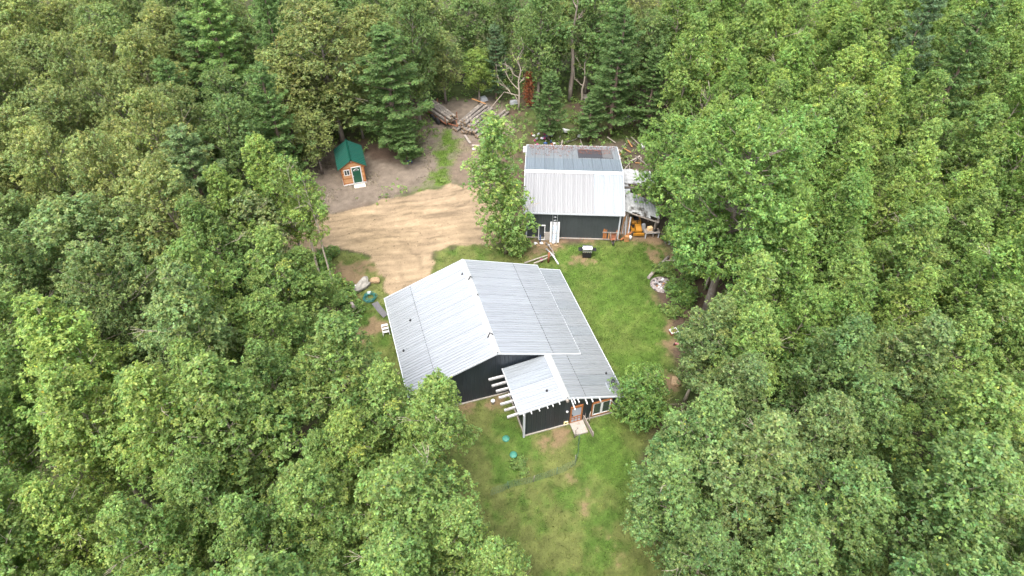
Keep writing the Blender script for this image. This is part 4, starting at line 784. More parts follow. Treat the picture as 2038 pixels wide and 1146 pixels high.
# ------------------------------------------------------------------ sheet metal
def sheet_mesh(name, w, L, ribs, rh=.044):
    xs_ = [0.0]; zs = [0.0]
    for k in range(ribs):
        c = (k + .5) * w / ribs
        for dx, z in ((-.058, 0), (-.026, rh), (.026, rh), (.058, 0)): xs_.append(c + dx); zs.append(z)
    xs_.append(w); zs.append(0.0); n = len(xs_)
    v = [(x, 0, z) for x, z in zip(xs_, zs)] + [(x, L, z) for x, z in zip(xs_, zs)]
    f = [(i, i + 1, n + i + 1, n + i) for i in range(n - 1)]
    me = bpy.data.meshes.new(name); me.from_pydata(v, [], f); me.update(); return me
RND = random.Random(9)
def sheets(parent, O, ax, down, Wd, L, n, mats, lift=0.0, ribs=4, name='roof_sheet', skip=()):
    O = Vector(O); ax = Vector(ax).normalized(); down = Vector(down).normalized(); nn = ax.cross(down)
    rev = False
    if nn.z < 0: O = O + ax * Wd; ax = -ax; nn = ax.cross(down); rev = True
    w = Wd / n; cache = {}
    for i in range(n):
        j = n - 1 - i if rev else i
        if j in skip: continue
        mat = mats(j) if callable(mats) else mats
        if mat.name not in cache: cache[mat.name] = sheet_mesh(name, w - .016, L, ribs)
        p = O + ax * w * i + nn * (lift + .002 + RND.random() * .006)
        M = Matrix((( ax.x, down.x, nn.x, p.x), (ax.y, down.y, nn.y, p.y), (ax.z, down.z, nn.z, p.z), (0, 0, 0, 1)))
        link(name, cache[mat.name], mat, parent, M)
def wall(parent, A, B, top, mat, pw=.92, z0=0.05, name='wall_panel', rib=.015, cuts=()):
    A = Vector((*A, 0)); B = Vector((*B, 0)); Ln = (B - A).length; e = (B - A) / Ln; n = Vector((e.y, -e.x, 0)); k = max(1, round(Ln / pw)); w = Ln / k
    for i in range(k):
        ss = [i * w]
        for q in range(3):
            c = i * w + (q + .5) * w / 3
            ss += [c - .03, c - .015, c + .015, c + .03]
        ss.append((i + 1) * w); hs = [0] + [0, rib, rib, 0] * 3 + [0]
        for c in cuts:
            if i * w < c < (i + 1) * w: j = next(q for q in range(len(ss)) if ss[q] > c); ss.insert(j, c); hs.insert(j, hs[j])
        v = [A + e * s + n * h_ + Vector((0, 0, z0)) for s, h_ in zip(ss, hs)] + [A + e * s + n * h_ + Vector((0, 0, top(s))) for s, h_ in zip(ss, hs)]
        m = len(ss); MB().add(v, [(q, q + 1, m + q + 1, m + q) for q in range(m - 1)]).build(name, mat, parent)

# ------------------------------------------------------------------ the house
house = empty('metal_house', (-.995, 28.056, 0), R(17.172), 'dark metal-sided house under a wide ribbed silver roof, in the middle of the clearing', 'house')
SL, S2, S3 = .373, .356, .117
def zl(u): return 2.584 - S2 * (u - 6.186)
def zm(u): return 4.99 - SL * abs(u)
ZC = zl(3.64)
k1 = math.hypot(1, SL); k2 = math.hypot(1, S2); k3 = math.hypot(1, S3)
dl = (-1, 0, -SL); dr = (1, 0, -SL); d2 = (1, 0, -S2); d3 = (-1, 0, -S3)
Lm = 9.633
sheets(house, (0, 0, 4.99), (0, 1, 0), dl, Lm, 4.26 * k1, 10, M_tin, lift=.02)
sheets(house, (-4.20, 0, zm(4.20)), (0, 1, 0), dl, Lm, 2.136 * k1, 10, M_tin)
sheets(house, (0, 0, 4.99), (0, 1, 0), dr, Lm, 4.06 * k1, 10, M_tin, lift=.02)
sheets(house, (4.0, 0, zm(4.0)), (0, 1, 0), dr, Lm, 2.186 * k1, 10, M_tin)
sheets(house, (5.9, 0.0, zl(5.9)), (0, 1, 0), d2, 9.326, 2.124 * k2, 10, lambda i: M_tin_old if i in (2, 5, 8, 9) else M_tin)
sheets(house, (3.66, -3.83, zl(3.66)), (0, 1, 0), d2, 3.83, 1.40 * k2, 4, M_tin, lift=.016)
sheets(house, (5.0, -3.83, zl(5.0)), (0, 1, 0), d2, 3.83, 3.024 * k2, 4, lambda i: M_tin_old if i == 1 else M_tin)
sheets(house, (3.62, -3.83, ZC), (0, 1, 0), d3, 3.88, 3.27 * k3, 4, lambda i: M_tin_old if i >= 2 else M_tin)
M_beam = pbr('silvered_timber', srgb(150, 148, 146), .9, var=.3, scale=6, bump=.3, objvar=.12, stain=(srgb(104, 98, 94), 4, .6))
# folded ridge caps
def ridge_cap(parent, a, b, dA, dB, w, name='ridge_cap', mat=M_cap, lift=.062):
    a = Vector(a); b = Vector(b); dA = Vector(dA).normalized(); dB = Vector(dB).normalized(); up = Vector((0, 0, lift))
    v = [a + dA * w - up * .2 + Vector((0, 0, lift)), a + up * 1.6, a + dB * w - up * .2 + Vector((0, 0, lift)), b + dA * w - up * .2 + Vector((0, 0, lift)), b + up * 1.6, b + dB * w - up * .2 + Vector((0, 0, lift))]
    return MB().add(v, [(0, 1, 4, 3), (1, 2, 5, 4)]).build(name, mat, parent)
ridge_cap(house, (0, -.02, 5.0), (0, Lm + .02, 5.0), dl, dr, .24)
ridge_cap(house, (3.64, -3.88, ZC + .02), (3.64, .02, ZC + .02), d3, d2, .25)
# dark strips added as the shadow line where upper sheets overlap lower ones
M_lap_shade = pbr('painted_lap_shade', (.06, .065, .07), .7, var=.3, scale=4)
for u_ in (-4.27, 4.07): MB().beam((u_, .02, zm(u_) + .055), (u_, Lm - .02, zm(u_) + .055), .035, .02).build('lap_shade_strip', M_lap_shade, house)
MB().beam((5.07, -3.8, zl(5.07) + .052), (5.07, -.03, zl(5.07) + .052), .03, .02).build('lap_shade_strip', M_lap_shade, house)
# edge trims, each a folded strip along one roof edge
def trim(a, b, w=.05, h=.15, mat=M_trim, name='roof_trim', parent=None): MB().beam(a, b, w, h).build(name, mat, parent or house)
for s in (-1, 1):
    ue = -6.336 if s < 0 else 6.186
    for v in (-.03, Lm + .03): trim((0, v, 4.99 - .055), (ue, v, zm(ue) - .055))
trim((-6.37, -.05, zm(6.336) - .05), (-6.37, Lm + .05, zm(6.336) - .05)); trim((6.2, 0, zm(6.186) - .02), (6.2, Lm, zm(6.186) - .02), .03, .06)
trim((8.05, -3.86, zl(8.024) - .05), (8.05, 9.36, zl(8.024) - .05)); trim((3.64, -3.86, ZC - .06), (8.03, -3.86, zl(8.024) - .06)); trim((5.9, 9.35, zl(5.9) - .06), (8.03, 9.35, zl(8.024) - .06))
trim((3.62, -3.865, ZC - .06), (.34, -3.865, ZC - S3 * 3.29 - .06)); trim((.33, -3.86, ZC - S3 * 3.29 - .05), (.33, .05, ZC - S3 * 3.29 - .05))
# siding
wall(house, (-6.05, .2), (5.95, .2), lambda s: zm(s - 6.05) - .03, M_navy, cuts=(6.05,))
wall(house, (5.95, 9.4), (-6.05, 9.4), lambda s: zm(5.95 - s) - .03, M_navy, cuts=(5.95,))
wall(house, (-6.05, 9.4), (-6.05, .2), lambda s: zm(6.05) - .03, M_navy)
wall(house, (.85, -3.65), (7.7, -3.65), lambda s: (ZC - S3 * (3.64 - .85 - s) if s + .85 < 3.64 else zl(s + .85)) - .04, M_navy, cuts=(2.79,))
wall(house, (.85, .18), (.85, -3.65), lambda s: ZC - S3 * 2.79 - .04, M_navy)
wall(house, (7.7, -3.65), (7.7, 9.1), lambda s: zl(7.7) - .04, M_navy)
wall(house, (7.7, 9.1), (5.95, 9.1), lambda s: zl(7.7 - s) - .04, M_navy)
fb = MB()
for a, b in (((-6.07, .18), (.83, .18)), ((.83, .18), (.83, -3.67)), ((.83, -3.67), (7.72, -3.67)), ((7.72, -3.67), (7.72, 9.12)), ((-6.07, 9.42), (-6.07, .18)), ((7.72, 9.12), (-6.07, 9.42))):
    fb.beam((*a, .0), (*b, .0), .14, .12)
fb.build('foundation', M_concrete, house)
MB().bbox(.66, .79, -3.83, -3.70, 0, ZC - S3 * 2.95 - .14).build('corner_post', M_trim, house)
MB().bbox(7.66, 7.79, -3.80, -3.69, 0, zl(7.75) - .13).build('corner_post', M_trim, house)
for u in (.61, 1.14, 1.69, 2.26, 2.63, 3.09):
    z = ZC - S3 * (3.64 - u) - .13; MB().beam((u, -3.55, z), (u, -4.08, z), .055, .09).build('rafter_tail', M_white, house)
for u, ln in ((3.98, 4.62), (4.15, 4.2), (4.44, 4.15), (5.0, 4.28), (5.46, 4.15), (6.05, 4.15)):
    z = zl(u) - .14; MB().beam((u, -3.55, z), (u, -ln, z - (ln - 4.1) * .4), .06, .1).build('rafter_tail', M_white, house)
MB().beam((6.85, -4.05, zl(6.85) - .14), (7.42, -3.74, 1.05), .05, .07).build('knee_brace', M_white, house)
MB().tube([(3.66, -3.5, ZC - .17), (3.66, -4.05, ZC - .17)], .10, 8).build('ridge_log', M_oldwood, house)
for i in range(7):                                                    # grey timbers standing out past the wing's eave
    v = -.42 - i * .535; dz = RND.uniform(-.03, .03); tilt = RND.uniform(-.05, .05)
    MB().beam((.95, v, 2.86 + dz), (-.72 + .05 * i + RND.uniform(-.06, .06), v - .05 + tilt, 2.84 + dz), .13, .15).build('pergola_beam', M_beam, house)
# wood-framed screen door
door = MB()
for a in ((4.10, 4.20), (4.90, 5.0)): door.bbox(a[0], a[1], -3.74, -3.64, 0, 1.92)
door.bbox(4.10, 5.0, -3.745, -3.64, 1.86, 1.97); door.bbox(4.2, 4.9, -3.72, -3.66, .70, .80); door.bbox(4.2, 4.9, -3.72, -3.66, .02, .16); door.bbox(4.2, 4.9, -3.72, -3.66, 1.76, 1.86)
for u in (4.42, 4.66): door.bbox(u, u + .035, -3.72, -3.66, .16, .7)
door.bbox(4.2, 4.9, -3.72, -3.66, .48, .52)
dob = door.build('screen_door', M_orange, house)
MB().bbox(4.2, 4.9, -3.69, -3.675, .16, 1.76).build('screen', M_screen, dob); MB().bbox(4.22, 4.27, -3.76, -3.72, .95, 1.1).build('handle', M_black, dob)
wf = MB()
for a in ((5.68, 5.76), (7.10, 7.18)): wf.bbox(a[0], a[1], -3.75, -3.64, .26, 1.80)
wf.bbox(5.68, 7.18, -3.752, -3.64, .26, .34); wf.bbox(5.68, 7.18, -3.752, -3.64, 1.72, 1.80)
win = wf.build('window', M_orange, house)
sh_ = MB()
for a, b in ((5.76, 6.43), (6.43, 7.10)):
    sh_.bbox(a, a + .075, -3.735, -3.65, .34, 1.72); sh_.bbox(b - .075, b, -3.735, -3.65, .34, 1.72); sh_.bbox(a + .075, b - .075, -3.733, -3.65, .34, .415); sh_.bbox(a + .075, b - .075, -3.733, -3.65, 1.645, 1.72)
sh_.build('sash', M_white, win)
for a, b in ((5.835, 6.355), (6.505, 7.025)): MB().bbox(a, b, -3.70, -3.69, .415, 1.645).build('pane', M_glass, win)
# stove pipe with its boot
pz = zl(7.29); MB().lathe([(.22, -.02), (.20, .05), (.12, .12), (.10, .3), (.10, .62), (.10, .63)], (7.29, -3.2, pz), 12).build('stove_pipe', M_pipe, house)
cp = MB().lathe([(.105, .60), (.13, .64), (.13, .92), (.10, .94)], (7.29, -3.2, pz), 12).build('pipe_cowl', M_black, house)
MB().beam((7.0, -3.42, zl(7.0) + .05), (7.02, -2.72, zl(7.0) + .05), .05, .05).build('flashing_strap', M_pipe, house)
MB().box((7.29, -3.2, pz + .03), (.62, .62, .02), rot('Y', math.atan(S2))).build('pipe_flashing', M_pipe, house)
# small dark lightning-rod feet and boots along the ridge
for u, v, big in ((-.07, 7.32, 1), (-.36, 8.2, 0), (-.18, 1.55, 1), (.14, 5.62, 0), (.12, 1.64, 0), (-5.9, 3.88, 0), (-4.9, 6.3, 0), (7.44, -1.84, 0), (2.6, -2.85, 0)):
    z = (zl(u) if v < 0 and u > 3.6 else (ZC - S3 * (3.64 - u) if v < 0 else zm(u))) + .03
    m = MB().lathe([(.09, -.02), (.08, .03), (.04, .06), (.035, .16)], (u, v, z), 8)
    if big: m.tube([(u, v, z + .12), (u + .16, v + .22, z + .16), (u + .3, v + .1, z + .1)], [.05, .05, .03], 6)
    m.build('roof_boot', M_black, house)
MB().lathe([(.03, -.02), (.09, .02), (.10, .08), (.05, .13)], (3.84, -3.67, 1.64), 10, rot('X', R(90))).build('wall_lamp', M_white, house)
pd = MB()
for a in ((3.70, 3.75), (3.95, 4.0)): pd.bbox(a[0], a[1], -3.71, -3.64, .03, .36)
pd.bbox(3.75, 3.95, -3.712, -3.64, .30, .36); pd.bbox(3.75, 3.95, -3.712, -3.64, .03, .08); pdo = pd.build('pet_door', pbr('cream_plastic', srgb(232, 214, 160), .6), house)
MB().bbox(3.75, 3.95, -3.68, -3.67, .08, .30).build('flap', M_black, pdo)

# ------------------------------------------------------------------ the grey shed
shed = empty('grey_shed', (1.015, 45.5, 0), R(-2.533), 'grey metal shed with a white-fronted tin roof, behind the house', 'shed')
SWd, SF, SB = 8.851, 4.148, 6.333; sf = (4.579 - 3.07) / SF; sb = .218; kf = math.hypot(1, sf); kb = math.hypot(1, sb)
sheets(shed, (0, SF, 4.579), (1, 0, 0), (0, -1, -sf), SWd, SF * kf, 10, lambda i: M_tin_old if i >= 7 else pbr('galvanised_roof_bright', (.215, .216, .216), .38, metal=.45, var=.06, scale=1.3, objvar=.04, stretch=(1, .2, 1)))
sheets(shed, (0, SF, 4.579), (1, 0, 0), (0, 1, -sb), SWd, 3.0 * kb, 10, M_tin_new, lift=.02)
sheets(shed, (0, SF + 2.95, 4.579 - sb * 2.95), (1, 0, 0), (0, 1, -sb), SWd, (SB - 2.95) * kb, 10, M_tin_old)
ridge_cap(shed, (-.02, SF, 4.59), (SWd + .02, SF, 4.59), (0, -1, -sf), (0, 1, -sb), .22)
def sbz(v): return 4.579 - sb * (v - SF)
def strim(a, b, w=.05, h=.13): MB().beam(a, b, w, h).build('roof_trim', M_trim, shed)
strim((-.03, -.03, 3.02), (SWd + .03, -.03, 3.02))
for u in (-.03, SWd + .03): strim((u, -.02, 3.03), (u, SF, 4.55)); strim((u, SF, 4.55), (u, SF + SB, sbz(SF + SB) - .04))
strim((0, SF + SB + .03, sbz(SF + SB) - .04), (SWd, SF + SB + .03, sbz(SF + SB) - .04))
sk = MB(); c1 = rot('X', -math.atan(sb))
sky_o = MB().box((6.6, 8.45, sbz(8.45) + .045), (3.3, 2.1, .03), c1).build('skylight', pbr('smoked_fibreglass', srgb(52, 52, 56), .55, var=.12, scale=3), shed)
MB().box((7.75, 8.45, sbz(8.45) + .068), (.96, 2.06, .012), c1).build('skylight_sheet', pbr('pale_fibreglass', srgb(84, 84, 84), .6, var=.12, scale=3), sky_o)
wall(shed, (.3, .3), (8.55, .3), lambda s: 3.07 + sf * .3 - .04, M_slate, rib=.012)
wall(shed, (8.55, .3), (8.55, 10.2), lambda s: (3.07 + sf * (s + .3) if s + .3 < SF else sbz(s + .3)) - .04, M_slate, cuts=(SF - .3,))
wall(shed, (8.55, 10.2), (.3, 10.2), lambda s: sbz(10.2) - .04, M_slate)
wall(shed, (.3, 10.2), (.3, .3), lambda s: (3.07 + sf * (10.2 - s) if 10.2 - s < SF else sbz(10.2 - s)) - .04, M_slate, cuts=(10.2 - SF,))
for u in (.22, 8.50): MB().bbox(u, u + .13, .14, .27, 0, 3.04).build('corner_trim', M_trim, shed)
MB().bbox(.25, 8.6, .2, .285, -.02, .06).build('foundation', M_concrete, shed)
for k in range(5): MB().bbox(-.35, -.02, 9.2 + k * .22, 9.27 + k * .22, sbz(9.4) - .25, sbz(9.4) - .18).build('purlin_end', M_white, shed)

# pale lean-to roofs against the shed's side
def shelter(name, label, corners, mat, posts, ribs):
    e = empty(name, (0, 0, 0), 0, label, 'lean-to'); a, b, c, d = [Vector(p) for p in corners]; n = 4
    for i in range(n):
        t0, t1 = i / n, (i + 1) / n + .03; m = MB(); k = 7; v = []; jz = .05 * (i % 2) + RND.uniform(0, .03); ov = RND.uniform(-.35, .25)
        for t in (t0, t1): pass
        for s in range(k + 1):
            t = t0 + (t1 - t0) * s / k; z = .03 * (s % 2) * ribs + RND.uniform(0, .02) + jz
            v += [a.lerp(b, t) + Vector((0, 0, z)), d.lerp(c, t) + (d - a).normalized() * ov + Vector((0, 0, z))]
        m.add(v, [(2 * s, 2 * s + 2, 2 * s + 3, 2 * s + 1) for s in range(k)]); m.build('roof_sheet', mat, e)
    for p in posts: MB().bbox(p[0] - .06, p[0] + .06, p[1] - .06, p[1] + .06, 0, p[2]).build('post', M_oldwood, e)
    for q0, q1 in ((a, b), (d, c), (a, d), (b, c)): MB().beam(q0 - Vector((0, 0, .09)), q1 - Vector((0, 0, .09)), .07, .12).build('rafter', M_oldwood, e)
    return e
shelter('lean_to_shelter', 'flat white sheet-metal lean-to joined to the shed wall under the oak boughs', [(10.05, 52.75, 2.62), (13.2, 52.55, 2.42), (13.4, 50.05, 2.25), (9.95, 50.2, 2.5)], M_sheet, [(10.3, 52.5, 2.45), (12.95, 52.3, 2.3), (12.95, 50.3, 2.15), (10.2, 50.5, 2.4)], .2)
shelter('carport_shelter', 'pale ribbed carport roof sagging above the yellow lawn tractor', [(9.95, 49.3, 2.62), (13.0, 48.2, 2.25), (13.1, 45.5, 2.0), (9.95, 46.8, 2.35)], M_sheet, [(10.15, 47.0, 2.25), (12.9, 45.8, 1.9), (12.8, 48.0, 2.1), (10.2, 49.0, 2.4)], 1.0)

# ------------------------------------------------------------------ the green-roofed cabin
cab = empty('garden_cabin', (-15.709, 53.849, 0), R(16.835), 'little cedar cabin with a green metal roof and green door', 'cabin')
GS = .9 / 1.39; kg = math.hypot(1, GS)
for s in (-1, 1): sheets(cab, (0, -.22, 2.93), (0, 1, 0), (s, 0, -GS), 3.85, 1.40 * kg, 4, M_green_roof, ribs=3)
ridge_cap(cab, (0, -.24, 2.94), (0, 3.65, 2.94), (-1, 0, -GS), (1, 0, -GS), .14, mat=M_green_roof)
MB().prism([(-1.08, .12), (1.08, .12), (1.08, 2.13), (0, 2.84), (-1.08, 2.13)], 'y', .03, 3.4).build('wall_core', M_orange, cab)
def gz(u): return 2.86 - GS * abs(u)
rows = [.14 + .145 * i for i in range(19)]
for i, z in enumerate(rows):
    segs = [(-1.06, -.15), (.83, 1.06)] if z < 2.0 else [(-1.06, 1.06)]
    for a, b in segs:
        lim = max(0, (2.86 - z - .14) / GS)
        a2, b2 = max(a, -lim), min(b, lim)
        if b2 - a2 < .08: continue
        MB().prism([(.03, z), (-.018, z), (.012, z + .135), (.03, z + .135)], 'x', a2, b2).build('siding_board', M_log_board if i % 4 else M_orange, cab)
for i in range(13):
    z = rows[i]
    for s in (-1, 1): MB().bbox(min(s * 1.08, s * 1.115), max(s * 1.08, s * 1.115), .05, 3.4, z, z + .13).build('siding_board', M_log_board, cab)
for s in (-1, 1): MB().bbox(min(s * 1.02, s * 1.13), max(s * 1.02, s * 1.13), -.045, .05, .1, 2.08).build('corner_board', M_orange, cab)
for s in (-1, 1): MB().beam((0, -.06, 2.80), (s * 1.3, -.06, 2.80 - GS * 1.3), .05, .13).build('barge_board', M_orange, cab)
MB().bbox(-1.15, 1.15, -.05, 3.44, 0, .11).build('skid_base', M_white, cab)
dr_ = MB()
for a in ((-.14, -.06), (.74, .82)): dr_.bbox(a[0], a[1], -.07, .03, .11, 1.96)
dr_.bbox(-.14, .82, -.072, .03, 1.96, 2.04); dr_.bbox(-.06, .74, -.072, .03, .11, .16); df = dr_.build('door_frame', M_white, cab)
dd = MB().bbox(-.06, .74, -.03, .03, .16, 1.96)
for (a, b, c, d) in ((.04, .30, .3, .8), (.38, .64, .3, .8), (.04, .30, .95, 1.45), (.38, .64, .95, 1.45)): dd.bbox(a, b, -.042, -.03, c, d)
dob2 = dd.build('door', M_green_door, cab)
arc = [(.34 + .27 * math.cos(R(a)), 1.58 + .22 * math.sin(R(a))) for a in range(0, 181, 15)]
MB().prism(arc, 'y', -.05, -.03).build('fanlight_frame', M_white, dob2)
MB().prism([(.34 + (x - .34) * .74, 1.61 + (z - 1.58) * .66) for x, z in arc], 'y', -.056, -.05).build('fanlight_pane', M_glass, dob2)
MB().lathe([(.03, 0), (.03, .05), (.0, .06)], (.0, -.03, 1.0), 8, rot('X', R(90))).build('door_knob', M_steel, dob2)
cw = MB()
for a in ((-.86, -.80), (-.36, -.30), (-.605, -.555)): cw.bbox(a[0], a[1], -.06, .0, 1.24, 1.80)
cw.bbox(-.86, -.30, -.062, 0, 1.18, 1.25); cw.bbox(-.86, -.30, -.062, 0, 1.77, 1.84); cwo = cw.build('window', M_white, cab)
for a, b in ((-.80, -.605), (-.555, -.36)): MB().bbox(a, b, -.04, -.03, 1.25, 1.77).build('pane', M_glass, cwo)
MB().lathe([(.05, 0), (.05, .04), (0, .05)], (0, -.075, 2.7), 8, rot('X', R(90))).build('gable_lamp', M_white, cab)
st = MB().bbox(-.15, .95, -.75, -.2, 0, .07).build('door_step', pbr('doorstep_paver', srgb(188, 176, 160), .9, var=.15), None, (-15.709, 53.849, .0), R(16.835)); tag(st, 'low paving step in front of the green cabin door', 'step')
words_ = 'first second third fourth fifth sixth seventh eighth ninth tenth eleventh twelfth'.split()
# ------------------------------------------------------------------ grass, undergrowth, fallen leaves
def grass():
    rs = np.random.RandomState(77); n = 700000
    x = rs.uniform(-24, 20, n); y = rs.uniform(12, 66, n)
    ix = np.clip(((x + 27) / STEP).astype(int), 0, NX - 1); iy = np.clip(((y - 10) / STEP).astype(int), 0, NY - 1); g = iy * NX + ix
    k = rs.rand(n) < GG[g] * .62
    hx_, hy_ = x + .995, y - 28.056; ca, sa = math.cos(R(17.172)), math.sin(R(17.172)); u = hx_ * ca + hy_ * sa; v = -hx_ * sa + hy_ * ca
    k &= ~((u > -6.1) & (u < 7.75) & (v > .15) & (v < 9.45)) & ~((u > .8) & (u < 7.75) & (v > -3.7) & (v < .3))
    x, y, g = x[k], y[k], g[k]; n = len(x)
    h = rs.uniform(.04, .11, n) * (.7 + .8 * GN1[g]); a = rs.rand(n) * 6.283; w = rs.uniform(.022, .045, n); ln = rs.uniform(.0, .10, n); b = rs.rand(n) * 6.283
    z = GZ[g] - .01
    p0 = np.stack([x - np.cos(a) * w, y - np.sin(a) * w, z], 1); p1 = np.stack([x + np.cos(a) * w, y + np.sin(a) * w, z], 1); p2 = np.stack([x + np.cos(b) * ln, y + np.sin(b) * ln, z + h], 1)
    v_ = np.stack([p0, p1, p2], 1).reshape(-1, 3)
    c = GC[g] * rs.uniform(.55, 1.75, n)[:, None] * np.array([.98, 1.06, .85]) * (1 + rs.normal(size=(n, 3)) * .06)
    tag(link('grass', np_mesh('grass', v_, np.arange(n * 3).reshape(n, 3), np.repeat(np.clip(c, 0, .5), 3, 0)), tone_mat('grass_blades', .8, 3.0, .1, 0)), 'mown lawn grass over the clearing', kind='stuff')
grass()
def undergrowth():
    rs = np.random.RandomState(78); n = 11000
    x = rs.uniform(-62, 62, n); y = rs.uniform(4, 84, n)
    o = np.maximum.reduce([sdist(x, y, LAWN), sdist(x, y, DRIVE), sdist(x, y, DIRT) - 1.0, sdist(x, y, TRACK), sdist(x, y, WOODYARD) - 2.2])
    hx_, hy_ = x + .995, y - 28.056; ca, sa = math.cos(R(17.172)), math.sin(R(17.172)); u = hx_ * ca + hy_ * sa; v = -hx_ * sa + hy_ * ca
    sx_, sy_ = x - 1.0, y - 45.5
    k = (o < -.2) & ~((u > -7.2) & (u < 8.8) & (v > -4.6) & (v < 10.5)) & ~((sx_ > -.6) & (sx_ < 13) & (sy_ > -1) & (sy_ < 11.2)) & ~((np.abs(x + 15.7) < 2.2) & (np.abs(y - 55.5) < 3))
    x, y = x[k], y[k]; m = len(x); r = rs.uniform(.35, 1.0, m); hh = rs.uniform(.1, 2.6, m) * rs.rand(m) ** 1.5
    C = np.stack([x, y, hh * .6 + .1], 1); me = crown_mesh('undergrowth', C, r, 230000, rs, (.12, .24), .55, up=.4, shell=.1)
    tag(link('undergrowth', me, LEAF['deepish']), 'low ferns and brambles under the trees', kind='stuff')
undergrowth()
def far_woods():
    rs = np.random.RandomState(81); m = 700; y = rs.uniform(86, 112, m); x = rs.uniform(-1, 1, m) * y * .95; C = np.stack([x, y, rs.uniform(1, 10.5, m)], 1)
    tag(link('distant_forest', crown_mesh('distant_forest', C, rs.uniform(1.2, 2.4, m), 60000, rs, (.3, .5), .8, shell=.3), LEAF['deepish']), 'far woods closing the view behind the last trees', kind='stuff')
far_woods()
def roof_leaves():
    rs = np.random.RandomState(79); n = 900; u = np.concatenate([rs.uniform(.2, 8.7, 500), rs.uniform(.5, 4.5, 200), rs.uniform(5, 8.2, 200)]); v = np.concatenate([10.42 - rs.rand(500) ** 1.5 * 1.2, 10.2 - rs.rand(200) * 2.6, 9.5 - rs.rand(200) * 1.2])
    z = 4.579 - sb * (v - SF) + .085; pos = np.stack([u, v, z], 1); nr = np.array([[0, sb, 1]]) + rs.normal(size=(n, 3)) * .25
    vv, f = leaf_quads(pos, nr, rs.uniform(.07, .16, n), rs, .6)
    ca, sa = math.cos(R(-2.533)), math.sin(R(-2.533)); w = np.stack([1.015 + vv[:, 0] * ca - vv[:, 1] * sa, 45.5 + vv[:, 0] * sa + vv[:, 1] * ca, vv[:, 2]], 1)
    t = np.repeat(np.array(srgb(120, 80, 66)[:3])[None] * rs.uniform(.4, 1.3, n)[:, None], 4, 0)
    tag(link('fallen_leaves', np_mesh('fallen_leaves', w, f, t), tone_mat('dead_leaves', .9, 3, .1, 0)), 'brown fallen leaves drifted on the rear slope of the shed roof', kind='stuff')
roof_leaves()
def gravel():
    rs = np.random.RandomState(80); n = 16000; x = rs.uniform(-21, 0, n); y = rs.uniform(38, 54, n)
    ix = np.clip(((x + 27) / STEP).astype(int), 0, NX - 1); iy = np.clip(((y - 10) / STEP).astype(int), 0, NY - 1); g = iy * NX + ix
    k = (GD[g] > -.15) & (rs.rand(n) < .35 + .65 * (GN1[g] > .5)); x, y, g = x[k], y[k], g[k]; n = len(x); r = rs.uniform(.02, .055, n) * (1 + (rs.rand(n) < .04) * 1.2)
    o = np.array([[1, 0, 0], [-.5, .87, 0], [-.5, -.87, 0], [0, 0, .9]]); a = rs.rand(n) * 6.28; ca, sa = np.cos(a), np.sin(a)
    V = np.stack([np.stack([x + r * (p[0] * ca - p[1] * sa), y + r * (p[0] * sa + p[1] * ca), GZ[g] + r * p[2] - .004], 1) for p in o], 1).reshape(-1, 3)
    b = np.arange(n)[:, None] * 4; F = np.concatenate([b + np.array([[0, 1, 3]]), b + np.array([[1, 2, 3]]), b + np.array([[2, 0, 3]])])
    c = GC[g] * rs.uniform(.45, 1.35, n)[:, None]
    tag(link('gravel', np_mesh('gravel', V, F, np.repeat(c, 4, 0)), M_sand), 'loose stones scattered over the sandy driveway', kind='stuff')
gravel()

# ------------------------------------------------------------------ dead and bare trees
def bare_tree(name, loc, h, r, seed, label, limbs, leaves=0, tint='lime', mat=BARK_D, tops=2):
    rs = np.random.RandomState(seed); e = empty(name, loc, 0, label, 'tree'); tk = MB(); br = MB(); C = []
    pts = [np.array([rs.normal() * .05 * i, rs.normal() * .05 * i, -.15 + h * i / 7]) for i in range(8)]
    tk.tube(pts, [r * (1 - .85 * i / 7) for i in range(8)], 7); tk.build('trunk', mat, e)
    for (z, az, L, el) in limbs:
        i = min(6, int(z / h * 7)); b0 = pts[i] + (pts[i + 1] - pts[i]) * (z / h * 7 - i); a = R(az); d = np.array([math.cos(a) * math.cos(R(el)), math.sin(a) * math.cos(R(el)), math.sin(R(el))])
        q = limb(br, b0, b0 + d * L, r * .42, .02, rs, sag=-.08, k=5); C.append(q[-1])
        for s in range(5):
            j = 2 + s % 4; e2 = q[j] + d * L * .28 + rs.normal(size=3) * L * .16; e2[2] += L * .1; w = limb(br, q[j], e2, r * .18, .008, rs, k=3); C.append(w[-1])
            for _ in range(2): limb(br, w[1], w[1] + d * L * .1 + rs.normal(size=3) * L * .12, .014, .005, rs, n=3, k=2)
    br.build('branches', mat, e)
    if leaves: link('crown', crown_mesh('crown', np.array(C), np.full(len(C), .4), leaves, rs, (.12, .2)), LEAF[tint], e)
    return e
bare_tree('dead_tree', (.75, 67.9, 0), 9.0, .13, 21, 'bare grey snag with broken pale limbs behind the logs', [(2.2, 165, 2.6, 28), (2.9, 150, 3.0, 45), (3.6, 20, 1.1, 50), (4.2, 170, 1.8, 50), (4.9, 30, 1.2, 55), (5.6, 190, 1.3, 60), (6.2, 350, 1.1, 60), (7.0, 120, 1.2, 65), (7.3, 40, 1.0, 70)], 700)
bare_tree('snag_tree', (8.1, 69.5, 0), 7.2, .16, 22, 'crooked dead trunk leaning beside the tall bare oak trunk', [(2.6, 160, 1.3, 30), (3.6, 20, 1.2, 40), (4.4, 150, 1.2, 45), (5.2, 40, 1.1, 50), (6, 200, 1.0, 55)])
bare_tree('snag_tree', (6.85, 70.2, 0), 13.5, .30, 23, 'tall straight bare grey trunk with one dead limb, behind the young pine', [(8.4, 190, 3.0, 12), (9.6, 20, 1.3, 40), (11, 120, 1.2, 40)], mat=BARK_O)
